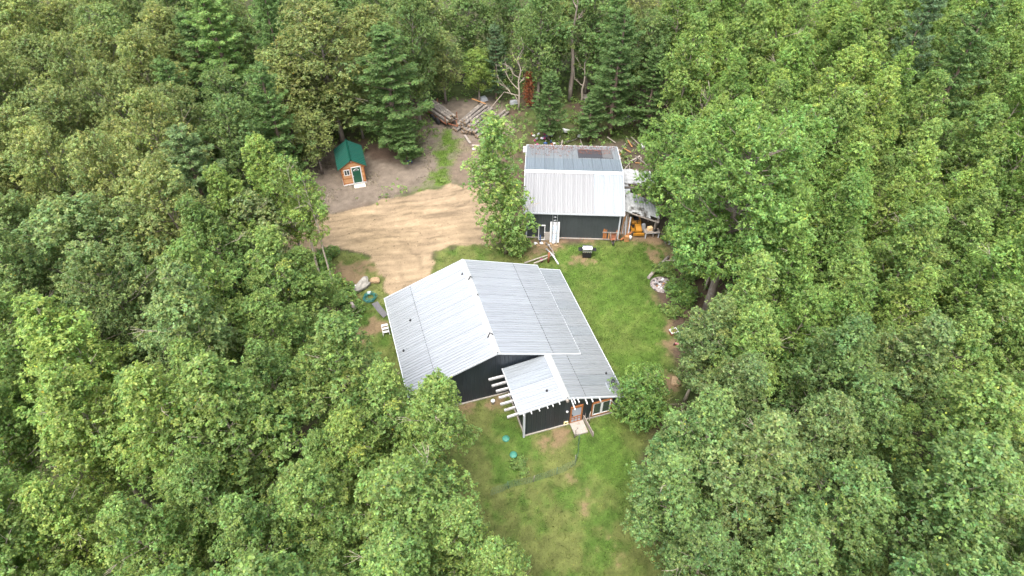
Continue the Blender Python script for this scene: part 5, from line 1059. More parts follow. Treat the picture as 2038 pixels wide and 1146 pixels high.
bare_tree('dead_tree', (18.6, 57.0, 0), 9.5, .13, 24, 'bleached bare forked sapling rising behind the huge oak', [(4, 140, 2, 55), (5, 40, 2.0, 60), (6, 100, 1.8, 60), (6.8, 10, 1.5, 65), (7.4, 190, 1.3, 65)], 500)
for i, (x, y, h) in enumerate(((17.2, 42.2, 6), (18.6, 41.2, 7), (16.2, 38.9, 5.5), (20.3, 40.6, 8))):
    bare_tree('sapling', (x, y, 0), h, .09, 30 + i, ('thin pale sapling stem behind the plank bench', 'thin sapling stem beyond the oak trunk', 'thin grey sapling beside the black barrow', 'slim sapling trunk deeper behind the oak trunk')[i], [(h * .7, 40, 1, 50), (h * .8, 200, 1, 50), (h * .9, 120, .8, 60)], 500, 'oak', BARK_A)
# rust-brown dead conifer
tk, br, cm = pine(410, 4.4, .8, .1, 2600)
e = empty('dead_conifer', (1.9, 68.7, 0), 0, 'rust-brown dead conifer sapling beside the bare snag', 'tree'); link('trunk', tk, BARK_P, e); link('branches', br, BARK_P, e); LEAF['rust'] = leaf_mat('leaf_rust', (.26, .10, .05)); link('crown', cm, LEAF['rust'], e)
tk, br, cm = pine(411, 1.9, 1.0, .1, 2600)
e = empty('spruce_sapling', (-19.6, 47.6, 0), 0, 'low dark spruce sapling at the far rim of the sand', 'shrub'); link('trunk', tk, BARK_P, e); link('branches', br, BARK_P, e); link('crown', cm, LEAF['oakdeep'], e)
# bushes and weeds
BUSH = [broadleaf(720 + i, 1.5, 1.0, .05, 2600, 22, p_round, .03, (.25, .45), (.11, .2)) for i in range(2)]
bushes = [(14.3, 37.6, 1.2, 1.2, 'leafy bush growing round the black barrow'), (13.6, 38.9, 1.0, .9, 'weedy bush between the fire pit and the barrow'), (13.2, 41.0, 1.1, .7, 'low bush beside the boards by the fire pit'), (15.2, 40.2, .9, 1.0, 'bush under the oak boughs behind the fire pit'),
 (-13.6, 37.4, 1.2, 1.2, 'bush at the foot of the leaning post'), (-14.6, 38.4, 1.5, 1.6, 'bush at the foot of the thin poplars'), (-16.6, 40.6, 1.5, 1.8, 'tall bush at the corner of the sand and the woods'), (-13.2, 35.2, 1.1, 1.0, 'bush below the leaning post'), (.6, 43.6, 1.2, 1.1, 'weeds round the foot of the narrow tree'), (14.4, 45.6, 1.0, .8, 'weeds round the heap of grey scrap metal'),
 (.5, 22.55, .55, .45, 'spiky garden plant beside the nearer septic lid'), (.75, 21.9, .4, .4, 'smaller garden plant by the wire fence'), (-12.6, 36.6, .7, .6, 'small weed clump beside the hose coil'), (-16.2, 43.0, 1.0, .8, 'weed clump on the sand edge'), (13.0, 36.2, .9, .6, 'weed tuft on the lawn edge below the fire pit')]
for i, (x, y, r, h, lab) in enumerate(bushes):
    e = empty('leafy_bush', (x, y, -.03), i * 1.3, lab, 'bush', 'bushes at the edge of the clearing'); e.scale = (r, r, h / 1.2)
    tk, br, cm = BUSH[i % 2]; link('branches', br, BARK_O, e); c = link('crown', cm, LEAF['deepish'], e); c.material_slots[0].link = 'OBJECT'; c.material_slots[0].material = LEAF[('oak', 'deepish', 'aspen')[i % 3]]

# ------------------------------------------------------------------ round the house door
HR = R(17.172)
sl = MB().box((0, 0, .06), (.98, 1.0, .14)).build('concrete_step', M_concrete, None, (4.66, 25.36, 0), HR); tag(sl, 'concrete step slab outside the screen door', 'step')
bd = empty('plank_barrier', (5.25, 25.4, 0), HR, 'weathered plank barrier standing beside the concrete step', 'barrier')
for k in range(2): MB().beam((-.03, .75, .2 + k * .27), (.09, -.85, .17 + k * .25), .04, .24).build('plank', M_oldwood, bd)
MB().beam((.05, .6, 0), (.05, .6, .62), .06, .06).build('post', M_oldwood, bd); MB().beam((.1, -.7, 0), (.1, -.7, .55), .06, .06).build('post', M_oldwood, bd)
for x, y, h, lean, lab in ((5.40, 25.85, 1.15, .06, 'crooked stick post standing by the house window'), (5.10, 26.12, 1.75, .05, 'tall thin stick post against the door jamb'), (4.30, 24.65, 1.0, .22, 'short stick leaning at the front of the step')):
    tag(MB().tube([(0, 0, 0), (lean * .4, .03, h * .4), (lean * .2, .1, h * .7), (lean, .15, h)], [.05, .045, .04, .03], 6).build('stick_post', M_oldwood, None, (x, y, -.03)), lab, 'post', 'stick posts by the door')
fpts = [(4.59, 24.34), (4.45, 23.29), (4.22, 22.53), (3.36, 21.98), (2.01, 21.51), (1.02, 21.19), (.03, 20.97), (-.62, 20.62), (-1.5, 20.3)]
fe = empty('wire_fence', (4.59, 24.34, 0), 0, 'sagging green wire netting fence curving across the front lawn', 'fence')
rsf = np.random.RandomState(4); net = MB(); hgt = .62; F0 = Vector((4.59, 24.34, 0))
FP = []
for a, b in zip(fpts[:-1], fpts[1:]):
    n = max(2, int(math.hypot(b[0] - a[0], b[1] - a[1]) / .13))
    for i in range(n): FP.append((a[0] + (b[0] - a[0]) * i / n, a[1] + (b[1] - a[1]) * i / n))
sag = [.8 + .2 * math.sin(i * .21) + rsf.normal() * .03 for i in range(len(FP))]
def fpnt(i, t): x, y = FP[i]; return Vector((x + .06 * math.sin(i * .9) * t, y + .25 * t * (1.1 - sag[i]) * 2, hgt * t * sag[i])) - F0
for t in (.03, .25, .5, .75, 1.0): net.tube([fpnt(i, t) for i in range(len(FP))], .007, 3, cap=False)
for i in range(len(FP)): net.tube([fpnt(i, .03), fpnt(i, 1.0)], .006, 3, cap=False)
M_wire = pbr('green_coated_wire', (.05, .10, .07), .6, var=.2); net.build('netting', M_wire, fe)
for i in (0, 12, 24, 36, 48, 60):
    if i < len(FP): MB().tube([fpnt(i, 0) - Vector((0, 0, .1)), fpnt(i, 1.15)], .022, 5).build('post', M_oldwood if i % 24 else M_wire, fe)
for x, y, lab in ((-.42, 24.54, 'teal septic lid nearer the house wing'), (.10, 23.29, 'teal septic lid beside the garden plant')):
    e = empty('septic_lid', (x, y, -.02), 0, lab, 'lid', 'septic lids in the lawn'); MB().lathe([(.25, -.05), (.26, .05), (.22, .10), (.08, .13), (0.01, .135)], n=18).build('dome', M_lid, e)
    rb = MB()
    for k in range(6): a = k * math.pi / 3; rb.beam((math.cos(a) * .08, math.sin(a) * .08, .135), (math.cos(a) * .23, math.sin(a) * .23, .10), .025, .02)
    rb.build('ribs', M_lid, e)
tag(MB().lathe([(.13, 0), (.15, .3), (.16, .31), (.13, .31), (.12, .05), (.01, .04)], n=12).build('white_bucket', M_white, None, (-1.37, 27.5, -.02)), 'small white bucket at the foot of the gable wall', 'bucket')
def rock(name, loc, size, seed, mat, label, cat='rock'):
    rs = np.random.RandomState(seed); v = []; f = []; n = 10; m = 7
    for i in range(m + 1):
        for k in range(n):
            th = math.pi * i / m; a = 2 * math.pi * k / n; d = np.array([math.sin(th) * math.cos(a), math.sin(th) * math.sin(a), math.cos(th)])
            q = 1 + .22 * math.sin(d[0] * 3.1 + seed) + .18 * math.sin(d[1] * 4.3 + seed * 2) + rs.normal() * .05
            v.append(tuple(d * q * np.array(size) * .5 + np.array([0, 0, size[2] * .28])))
    for i in range(m):
        for k in range(n): f.append((i * n + k, (i + 1) * n + k, (i + 1) * n + (k + 1) % n, i * n + (k + 1) % n))
    return tag(MB().add(v, f).build(name, mat, None, loc), label, cat)
b_ = rock('boulder', (-12.55, 39.2, 0), (.9, 1.7, 1.0), 3, M_stone, 'big angular pale grey boulder beside the driveway end'); b_.rotation_euler[2] = R(-32)
rock('rock', (-11.7, 39.95, 0), (.8, .7, .5), 5, M_tanstone, 'smooth tan rock leaning on the grey boulder')
rock('rock', (-12.0, 38.55, 0), (.35, .3, .22), 6, M_white, 'small white rock in front of the boulder')
rock('rock', (12.1, 29.3, 0), (.9, .8, .35), 8, M_tanstone, 'flat pinkish rock at the lawn edge above the apple tree')
rock('rock', (13.97, 34.9, 0), (.4, .35, .3), 9, M_tanstone, 'small cream rock near the red mower')
rock('rock', (-1.7, 39.6, 0), (.3, .3, .2), 12, M_stone, 'small stone behind the far house eave')
hc = MB(); rsh = np.random.RandomState(3)
for k in range(9):
    r = .38 + .16 * rsh.rand(); ox, oy = rsh.normal() * .1, rsh.normal() * .1
    hc.tube([(ox + r * math.cos(a * .35) * (1 + .08 * math.sin(a + k)), oy + r * math.sin(a * .35) * (1 + .1 * math.cos(a * 2 + k)), .03 + .025 * k + .02 * math.sin(a)) for a in range(0, 19)], .022, 4, cap=False)
tag(hc.build('garden_hose', M_teal, None, (-11.79, 37.95, 0)), 'tangled teal garden hose lying in the grass', 'hose')
mt = MB()
tag(MB().add([(-.25, -.0, .03), (.25, .1, .03), (.22, .9, .035), (.30, 1.9, .03), (-.22, 1.95, .03), (-.28, .9, .04), (-.25, 0, 0), (.25, .1, 0), (.22, .9, 0), (.30, 1.9, 0), (-.22, 1.95, 0), (-.28, .9, 0)], [(0, 1, 2, 5), (5, 2, 3, 4), (0, 6, 7, 1), (1, 7, 8, 2), (2, 8, 9, 3), (3, 9, 10, 4), (4, 10, 11, 5), (5, 11, 6, 0)]).build('rubber_mat', M_gravel_dark, None, (-10.2, 35.9, .01), R(38)), 'dark strip of matting between the hose and the house', 'mat')
tag(MB().tube([(-14.49, 39.65, .1), (-13.6, 37.9, .5), (-12.75, 36.17, .9)], [.12, .13, .14], 8).build('fallen_pole', M_oldwood), 'grey fallen pole lying propped below the boulder', 'pole')
stn = empty('garden_statue', (-13.1, 38.9, 0), 0, 'small white garden ornament beside the boulder', 'ornament'); MB().lathe([(.12, 0), (.12, .06), (.05, .1), (.07, .3), (.09, .42), (.04, .5)], n=9).build('body', M_white, stn); MB().lathe([(.02, .48), (.07, .53), (.07, .6), (.01, .66)], n=9).build('head', M_white, stn)
so = empty('step_stool', (-9.98, 34.2, 0), HR, 'small white folding step stool by the house eave', 'stool')
for x in (-.25, .25):
    MB().beam((x, -.3, 0), (x, .1, .75), .04, .04).build('leg', M_white, so); MB().beam((x, .35, 0), (x, .1, .75), .03, .03).build('leg', M_white, so)
for z, y in ((.3, -.18), (.55, -.05), (.77, .1)): MB().box((0, y, z), (.5, .2, .03)).build('tread', M_white, so)

# ------------------------------------------------------------------ in front of the grey shed
ld = empty('extension_ladder', (3.79, 44.75, 0), R(-2.5), 'aluminium extension ladder leaning on the grey shed', 'ladder')
def lp(x, t): return (x, .75 * t, 3.05 * t)
for x in (-.21, .21): MB().beam(lp(x, 0), lp(x, 1), .05, .08).build('stile', M_steel, ld)
for k in range(1, 11): MB().tube([lp(-.21, k / 10.5), lp(.21, k / 10.5)], .022, 6).build('rung', M_steel, ld)
dp = empty('white_door_slab', (3.83, 45.05, 0), R(-2.5), 'loose white door slab propped behind the ladder', 'door'); ds = MB().box((0, .2, 1.0), (.86, .05, 2.05), rot('X', R(-14))).build('slab', M_white, dp)
pn = MB()
for z in (.55, 1.35): pn.box((0, .17 + (z - 1) * .25, z + .0), (.5, .02, .6), rot('X', R(-14)))
pn.build('panel', pbr('pale_blue_paint', (.52, .60, .68), .5), dp)
wfm = empty('window_frame', (2.68, 45.35, 0), R(-2.5), 'empty white window frame leaning on the shed wall', 'window frame')
for a in (((-.27, 0, 0), (-.27, .25, 1.5)), ((.27, 0, 0), (.27, .25, 1.5))): MB().beam(*a, .10, .07).build('stile', M_white, wfm)
MB().beam((-.32, .25, 1.5), (.32, .25, 1.5), .1, .07).build('rail', M_white, wfm); MB().beam((-.27, 0, .05), (.27, 0, .05), .08, .07).build('rail', M_white, wfm)
tag(MB().box((0, 0, .38), (.62, .2, .78), rot('X', R(-5))).build('grey_sheet', M_concrete, None, (3.22, 45.45, 0)), 'grey board standing between the frame and the ladder', 'board')
tag(MB().tube([(0, 0, 0), (0, .1, .7)], .05, 8).build('blue_bottle', M_blue, None, (2.55, 45.05, .0)), 'thin blue tube propped in the window frame', 'tube')
rnd = random.Random(31)
for i in range(9):
    x = 1.9 + i * .27 + rnd.uniform(-.1, .1); o = rock('broken_block', (x, 44.75 + rnd.uniform(-.25, .2), 0), (.32, .26, .2), 40 + i, M_white if i % 2 else M_tanstone, '%s pale block along the shed front, counted from the narrow tree' % words_[i], 'rubble'); o['group'] = 'pale rubble along the shed front'
for i in range(16):
    o = rock('brick_piece', (4.3 + i * .32, 45.62 - i * .014 - .0, -.02), (.16, .12, .1), 70 + i, pbr('old_brick', srgb(168, 106, 76), .9, var=.25, objvar=.2), '%s brick piece along the foot of the shed wall, counted from the ladder' % (words_ + ['thirteenth', 'fourteenth', 'fifteenth', 'sixteenth'])[i], 'rubble'); o['group'] = 'brick pieces at the shed foot'
# barbecue grill
gr = empty('barbecue_grill', (6.62, 43.15, 0), R(-2), 'black gas barbecue grill with a steel lid on the lawn', 'grill')
gb = MB().bbox(-.38, .38, -.26, .26, .06, .62); gb.build('cabinet', M_black, gr)
MB().bbox(-.36, -.01, -.285, -.26, .1, .58).build('door', M_black, gr); MB().bbox(.01, .36, -.285, -.26, .1, .58).build('door', M_black, gr)
MB().bbox(-.42, .42, -.28, .28, .62, .84).build('firebox', M_black, gr)
lidp = [(.27, .84), (.27, .98)] + [(.27 * math.cos(R(a)), .98 + .2 * math.sin(R(a))) for a in range(15, 166, 15)] + [(-.27, .98), (-.27, .84)]
MB().prism(lidp, 'x', -.41, .41).build('lid', M_steel, gr)
MB().tube([(-.3, -.33, .96), (.3, -.33, .96)], .018, 6).build('handle', M_black, gr)
MB().bbox(-.40, .40, -.31, -.28, .66, .80).build('control_panel', M_steel, gr)
for x in (-.27, -.09, .09, .27): MB().lathe([(.035, 0), (.03, .04)], (x, -.31, .73), 8, rot('X', R(90))).build('knob', M_black, gr)
for s in (-1, 1): MB().bbox(min(s * .43, s * .78), max(s * .43, s * .78), -.22, .22, .80, .84).build('side_shelf', M_black, gr); MB().beam((s * .74, 0, .79), (s * .44, 0, .6), .03, .03).build('shelf_bracket', M_black, gr)
for x in (-.33, .33):
    for y in (-.2, .2): MB().lathe([(.05, -.02), (.05, .02)], (x, y, .05), 8, rot('Y', R(90))).build('caster', M_rubber, gr)
# cedar pallet fence, wheelbarrow
pf = empty('cedar_pallet', (8.98, 45.3, 0), R(-2.5), 'orange cedar board frame leaning at the corner of the shed', 'pallet')
for x in (-.66, -.48, .5, .66): MB().beam((x, 0, .1), (x, .2, 1.45 if abs(x) > .6 else 1.35), .15, .03, (0, 1, 0)).build('board', M_orange, pf)
for x in (-.2, .0, .2, .35): MB().beam((x, 0, .1), (x, .12, .85), .13, .03, (0, 1, 0)).build('board', M_pine, pf)
for z in (.12, .86): MB().beam((-.82, -.05 + z * .12, z), (.8, -.05 + z * .12, z), .06, .1).build('rail', M_oldwood, pf)
wb = empty('wheelbarrow', (9.12, 44.75, 0), R(0), 'rusty wheelbarrow standing on end against the cedar pallet', 'wheelbarrow')
MB().add([(-.28, .15, .35), (.28, .15, .35), (.34, .3, 1.0), (-.34, .3, 1.0), (-.2, .32, .45), (.2, .32, .45), (.25, .42, .92), (-.25, .42, .92)], [(0, 1, 5, 4), (1, 2, 6, 5), (2, 3, 7, 6), (3, 0, 4, 7), (4, 5, 6, 7)]).build('tray', M_rust, wb)
for s in (-1, 1): MB().tube([(s * .07, -.12, .18), (s * .2, .12, .5), (s * .3, .22, 1.25)], .022, 6).build('handle', M_oldwood, wb); MB().tube([(s * .22, .1, .55), (s * .2, -.12, .75)], .018, 5).build('leg', M_rust, wb)
wo_ = MB().lathe([(.08, -.045), (.18, -.05), (.20, 0), (.18, .05), (.08, .045)], (0, -.14, .2), 14, rot('Y', R(90))).build('wheel', M_rubber, wb)
MB().lathe([(.02, -.06), (.09, -.03), (.09, .03), (.02, .06)], (0, -.14, .2), 10, rot('Y', R(90))).build('hub', M_rust, wo_)
tag(MB().lathe([(.13, 0), (.16, .32), (.14, .32), (.12, .03), (.01, .03)], n=12).build('white_pail', M_white, None, (10.75, 45.45, 0)), 'white pail beside the leaning lumber', 'pail')
for i in range(9):
    x = 9.95 + i * .09; o = MB().beam((0, 0, 0), (rnd.uniform(-.1, .2), .55 + rnd.uniform(-.1, .1), 1.9 + rnd.uniform(-.4, .4)), rnd.uniform(.05, .12), .035).build('lumber_board', (M_oldwood, M_pine, M_trim)[i % 3], None, (x, 45.95 + rnd.uniform(0, .3), 0)); tag(o, '%s length of lumber, %s from the shed post, leaning in the carport corner' % (('grey', 'yellow', 'white')[i % 3], words_[i]), 'board', 'lumber leaning by the shed post')
tag(MB().beam((0, 0, .15), (1.1, .75, .5), .16, .05).build('cedar_board', M_orange, None, (9.85, 45.15, 0)), 'cedar board lying slantwise out of the carport', 'board')
for i in range(3): tag(MB().box((0, 0, .1 + .2 * i), (.42, .3, .17)).build('timber_block', M_pine, None, (10.4, 45.2, 0), rnd.uniform(-.2, .2)), ('bottom', 'middle', 'top')[i] + ' timber block of the stack by the cedar board', 'block', 'stacked timber blocks')

# lawn tractor
lt = empty('lawn_tractor', (11.5, 46.75, 0), R(3), 'yellow ride-on lawn tractor parked under the carport', 'tractor')
MB().prism([(-.62, .42), (-.95, .46), (-.98, .72), (-.55, .86), (-.1, .84), (-.1, .44)], 'x', -.27, .27).build('hood', M_yellow, lt)
MB().bbox(-.42, .42, -.10, .95, .38, .46).build('chassis', M_black, lt)
MB().prism([(.25, .44), (.25, .66), (.45, .80), (.9, .80), (1.0, .6), (1.0, .44)], 'x', -.44, .44).build('fender', M_yellow, lt)
MB().prism([(.42, .80), (.42, .90), (.80, .90), (.92, 1.28), (1.0, 1.28), (.96, .80)], 'x', -.24, .24).build('seat', M_black, lt)
MB().prism([(-.45, .12), (-.45, .30), (.3, .30), (.3, .12)], 'x', -.55, .55).build('mower_deck', M_yellow, lt)
MB().bbox(-.5, .5, -1.12, -.98, .24, .46).build('front_bumper', M_yellow, lt)
MB().tube([(0, -.1, .84), (0, .08, 1.08)], .03, 6).build('steering_column', M_black, lt)
MB().tube([(.19 * math.cos(R(a)), .09 + .12 * math.sin(R(a)), 1.08 + .12 * math.sin(R(a)) * .6) for a in range(0, 361, 30)], .016, 5, cap=False).build('steering_wheel', M_black, lt)
for s in (-1, 1):
    for y, r, w in ((-.72, .19, .09), (.62, .27, .13)):
        wz = MB().lathe([(r * .5, -w), (r * .9, -w), (r, -w * .6), (r, w * .6), (r * .9, w), (r * .5, w)], (s * .44, y, r), 14, rot('Y', R(90))).build('wheel', M_rubber, lt)
        MB().lathe([(.02, -w * .8), (r * .5, -w * .75), (r * .5, w * .75), (.02, w * .8)], (s * .44, y, r), 10, rot('Y', R(90))).build('rim', M_yellow, wz)
# workbench with clutter
wbn = empty('work_bench', (12.75, 45.9, 0), R(4), 'grey plank workbench cluttered with parts beside the lawn tractor', 'bench')
for k in range(4): MB().box((0, -.27 + k * .18, .62), (1.35, .165, .04)).build('plank', M_oldwood, wbn)
for x in (-.6, .6):
    for y in (-.28, .28): MB().bbox(x - .04, x + .04, y - .04, y + .04, 0, .6).build('leg', M_trim, wbn)
MB().bbox(-.6, .6, -.3, -.26, .5, .58).build('apron', M_trim, wbn)
tag(MB().box((0, 0, .16), (.42, .34, .32), rot('Z', .3)).build('cardboard_box', M_osb, None, (12.55, 46.0, .64)), 'open tan box on the workbench', 'box')
eng = empty('small_engine', (12.98, 45.85, .64), .4, 'black small engine standing on the workbench', 'engine'); MB().box((0, 0, .14), (.3, .26, .28)).build('block', M_black, eng); MB().lathe([(.12, 0), (.12, .06), (.04, .08)], (0, 0, .28), 10).build('recoil_cover', M_black, eng); MB().tube([(.12, 0, .2), (.24, .02, .24)], .04, 6).build('muffler', M_rust, eng)
tag(MB().box((0, 0, .45), (.34, .3, .9), rot('Z', .2), .85).build('oil_drum_crate', M_tarp, None, (12.05, 46.5, 0)), 'pale tall crate between the tractor and the bench', 'crate')
osb = MB().beam((0, 0, 0), (0, .5, 1.25), .95, .03, (0, 1, .4)).build('chipboard_sheet', M_osb, None, (11.75, 49.3, .6)); tag(osb, 'tan chipboard sheet leaning between the two lean-to roofs', 'board')
tag(MB().box((0, 0, 1.0), (.9, .06, 1.1), rot('X', R(-30))).build('blue_grey_panel', M_trim, None, (10.6, 49.6, .9)), 'pale blue-grey panel between the two lean-to roofs', 'panel')
# crumpled scrap
rs9 = np.random.RandomState(91)
sc = MB()
for k in range(11):
    a = rs9.rand() * 6.28; c = np.array([rs9.normal() * .25, rs9.normal() * .22, .12 + .28 * rs9.rand()]); sc.box(c, (.55 * rs9.rand() + .2, .16, .012), Matrix.Rotation(a, 3, 'Z') @ Matrix.Rotation(rs9.normal() * .7, 3, 'X'))
tag(sc.build('scrap_metal', M_steel, None, (14.2, 45.1, 0)), 'crumpled heap of silver scrap sheet at the lawn corner', 'scrap')
tag(MB().tube([(0, 0, 0), (0, .05, 1.2)], [.09, .11], 8).build('orange_cone', pbr('orange_plastic', (.7, .2, .03), .5), None, (14.9, 52.9, .0)), 'orange plastic tube among the oak boughs beside the lean-to', 'tube')
tag(MB().tube([(0, 0, .1), (1.9, -.1, .14)], .07, 8).build('white_pipe', M_white, None, (13.1, 51.0, .9)), 'white pipe sticking out from the flat lean-to', 'pipe')

# ------------------------------------------------------------------ fire pit corner
fp = empty('fire_pit', (12.73, 39.6, 0), 0, 'round fire pit full of white ash and half-burnt scraps', 'fire pit')
MB().lathe([(1.0, -.03), (.92, .02), (.55, .035), (.02, .05)], n=22).build('ash_bed', pbr('ash_and_soil', srgb(140, 130, 126), .95, var=.35, scale=14, bump=.6, stain=(srgb(64, 58, 58), 4, .5)), fp)
for k in range(16):
    a = rs9.rand() * 6.28; r = rs9.rand() ** .7 * .6; MB().box((math.cos(a) * r, math.sin(a) * r, .07), (.1 + .2 * rs9.rand(), .06 + .12 * rs9.rand(), .05), Matrix.Rotation(a * 3, 3, 'Z') @ Matrix.Rotation(rs9.normal() * .3, 3, 'X')).build('burnt_scrap', (M_white, M_tarp, M_white, M_pine, M_black, M_white)[k % 6], fp)
tag(MB().tube([(11.67, 40.26, .14), (12.7, 41.6, .15), (13.84, 42.93, .14)], [.15, .14, .12], 9).build('bench_log', M_oldwood), 'long grey log lying as a seat beside the fire pit', 'log')
for i, (a, b, z, lab) in enumerate((((13.3, 42.2), (15.0, 42.15), .35, 'upper weathered plank of the makeshift bench by the log'), ((13.5, 41.5), (15.05, 41.75), .35, 'lower weathered plank of the makeshift bench by the log'), ((13.95, 41.45), (14.75, 42.2), .27, 'short plank crossing between the two bench planks'))):
    tag(MB().beam((*a, z), (*b, z), .16, .05).build('bench_plank', M_oldwood), lab, 'plank', 'loose planks beside the fire pit')
bk = empty('tipped_barrow', (14.55, 38.5, 0), R(-35), 'tipped black plastic garden cart in the bushes below the fire pit', 'cart')
MB().add([(-.5, -.3, .1), (.5, -.3, .1), (.45, .25, .75), (-.45, .25, .75), (-.32, -.02, .02), (.32, -.02, .02), (.3, .38, .5), (-.3, .38, .5)], [(0, 1, 5, 4), (1, 2, 6, 5), (2, 3, 7, 6), (3, 0, 4, 7), (4, 5, 6, 7)]).build('tub', M_black, bk)
MB().lathe([(.05, -.05), (.17, -.05), (.17, .05), (.05, .05)], (-.35, .3, .25), 12, rot('Y', R(90))).build('wheel', M_rubber, bk); MB().tube([(.4, -.2, .2), (.8, -.3, .35)], .03, 6).build('handle', M_steel, bk)
bx = empty('brick_red_box', (12.75, 34.1, 0), R(20), 'open brick-red box with a white rim on the lawn edge', 'box')
MB().bbox(-.28, .28, -.2, .2, 0, .3).build('body', M_rust, bx)
rim = MB(); rim.bbox(-.31, .31, -.24, -.19, .28, .36); rim.bbox(-.31, .31, .19, .24, .28, .36); rim.bbox(-.31, -.26, -.19, .19, .28, .36); rim.bbox(.26, .31, -.19, .19, .28, .36); rim.build('rim', M_white, bx)
mw = empty('push_mower', (13.05, 33.0, 0), R(-30), 'red push mower half hidden by leaves at the lawn edge', 'mower')
MB().prism([(-.35, .1), (-.35, .26), (-.2, .34), (.3, .34), (.42, .24), (.42, .1)], 'x', -.3, .3).build('deck', M_red, mw); MB().lathe([(.16, 0), (.17, .14), (.12, .2), (.03, .22)], (0, .03, .34), 12).build('engine', M_black, mw)
for s in (-1, 1):
    for y in (-.3, .34): MB().lathe([(.03, -.03), (.12, -.03), (.12, .03), (.03, .03)], (s * .34, y, .12), 12, rot('Y', R(90))).build('wheel', M_rubber, mw)
    MB().tube([(s * .22, .35, .25), (s * .22, 1.15, .95)], .015, 5).build('handle_tube', M_black, mw)
MB().tube([(-.22, 1.15, .95), (.22, 1.15, .95)], .02, 5).build('handle_grip', M_black, mw)

# ------------------------------------------------------------------ sticks between house and shed
for i, (pts, mat, lab) in enumerate((([(1.1, 42.0, .25), (2.4, 42.6, .3), (3.5, 43.05, .35)], M_oldwood, 'long grey pole lying behind the far house eave'), ([(1.9, 41.9, .3), (2.9, 42.35, .4), (3.75, 43.0, .45)], M_oldwood, 'thin stick crossing the grey pole behind the house'),
 ([(3.05, 44.9, .1), (3.6, 43.6, .3), (3.75, 42.6, .35), (3.95, 41.6, .5)], M_oldwood, 'bent pole running from the shed front towards the house'), ([(3.05, 43.9, .2), (3.5, 42.9, .5), (4.0, 41.4, .7)], M_trim, 'pale straight pole leaning over the crossed sticks'))):
    tag(MB().tube(pts, [.07, .06, .06, .045][:len(pts)], 7).build('loose_pole', mat), lab, 'pole', 'loose poles between house and shed')
tag(MB().tube([(3.2, 42.4, -.1), (3.22, 42.38, 1.1)], .10, 8).build('rotten_post', M_rust), 'dark rotten post standing in the crossed poles', 'post')
tag(MB().lathe([(.12, 0), (.16, .2), (.1, .22), (.02, .1)], n=10).build('pink_bowl', M_magenta, None, (2.6, 42.5, .0)), 'pink bowl lying under the crossed poles', 'bowl')

# ------------------------------------------------------------------ trailer and logs
def log(x, y, z, az, L, r, label, group):
    e = empty('log', (x, y, z), az, label, 'log', group); w = RND.uniform(-.04, .04)
    MB().tube([(0, 0, 0), (L * .5, w, 0), (L, 0, 0)], [r * 1.05, r, r * .9], 9, cap=False).build('bark', M_log, e)
    MB().lathe([(r * 1.04, 0), (r * .9, -.012)], (0, 0, 0), 9, rot('Y', R(90))).build('cut_end', M_logend, e); MB().lathe([(r * .89, 0), (r * .8, .012)], (L, 0, 0), 9, rot('Y', R(90))).build('cut_end', M_logend, e)
az = math.atan2(5.5, 3.3); dx, dy = math.cos(az), math.sin(az); nx_, ny_ = dy, -dx
for lay, (n, z, off) in enumerate(((10, .18, 0), (8, .50, .2), (6, .80, .5), (3, 1.08, .9))):
    for i in range(n):
        s = off + i * .40; t = RND.uniform(-.4, .5) + (.5 if lay > 1 else 0) + (1.0 if i > 6 else 0)
        log(-6.35 + nx_ * s + dx * t, 64.0 + ny_ * s + dy * t, z, az + RND.uniform(-.05, .05), RND.uniform(3.4, 5.6) - lay * .3, RND.uniform(.14, .2), '%s log from the trailer in the %s layer of the log heap' % (words_[i], ('bottom', 'second', 'third', 'top')[lay]), 'logs heaped beside the trailer')
for i, (x, y, L, r, lab) in enumerate(((-3.55, 63.1, 1.0, .26, 'thick short log at the near side of the heap'), (-3.9, 62.2, .9, .24, 'stubby log lying below the heap'), (-3.0, 63.9, 1.3, .28, 'thick barked log at the lawn side of the heap'), (-2.6, 62.6, 1.1, .26, 'fat grey log half under the narrow tree'))): log(x, y, r, az + .2 * i - .3, L, r, lab, 'short logs below the heap')
tag(MB().beam((-5.17, 62.62, .12), (-4.5, 61.01, .12), .26, .12).build('loose_beam', M_oldwood), 'short pale beam lying on the track below the logs', 'beam'); tag(MB().beam((-4.3, 60.7, .08), (-3.5, 60.6, .08), .25, .1).build('loose_beam', M_oldwood), 'small pale beam at the track edge beside the narrow tree', 'beam'); tag(MB().beam((-4.25, 60.0, .08), (-3.7, 60.1, .08), .2, .1).build('loose_beam', M_white), 'white block on the track edge nearest the sand', 'beam')
for a, b, lab in (((-4.6, 68.6, 1.2), (-3.0, 67.2, 1.35), 'fresh yellow plank thrown across the log heap'), ((-3.1, 65.9, 1.0), (-2.2, 65.2, .9), 'short yellow plank on the lawn side of the log heap')): tag(MB().beam(a, b, .13, .05).build('loose_plank', M_pine), lab, 'plank')
ta = math.atan2(-2.9, 2.35); tr = empty('log_trailer', (-7.95, 66.15, 0), ta, 'tandem-axle trailer loaded with grey logs', 'trailer')
for y in (-.75, .75): MB().beam((-2.0, y, .62), (2.0, y, .62), .09, .14).build('frame_rail', M_rust, tr)
for x in (-1.9, -.9, 0, .9, 1.9): MB().beam((x, -.75, .62), (x, .75, .62), .08, .1).build('cross_member', M_rust, tr)
for k in range(7): MB().box((0, -.66 + k * .22, .71), (4.0, .2, .04)).build('deck_plank', M_oldwood, tr)
for x in (-1.9, 1.9):
    for y in (-.79, .79): MB().beam((x, y, .6), (x, y, 1.5), .07, .07).build('stake', M_rust, tr)
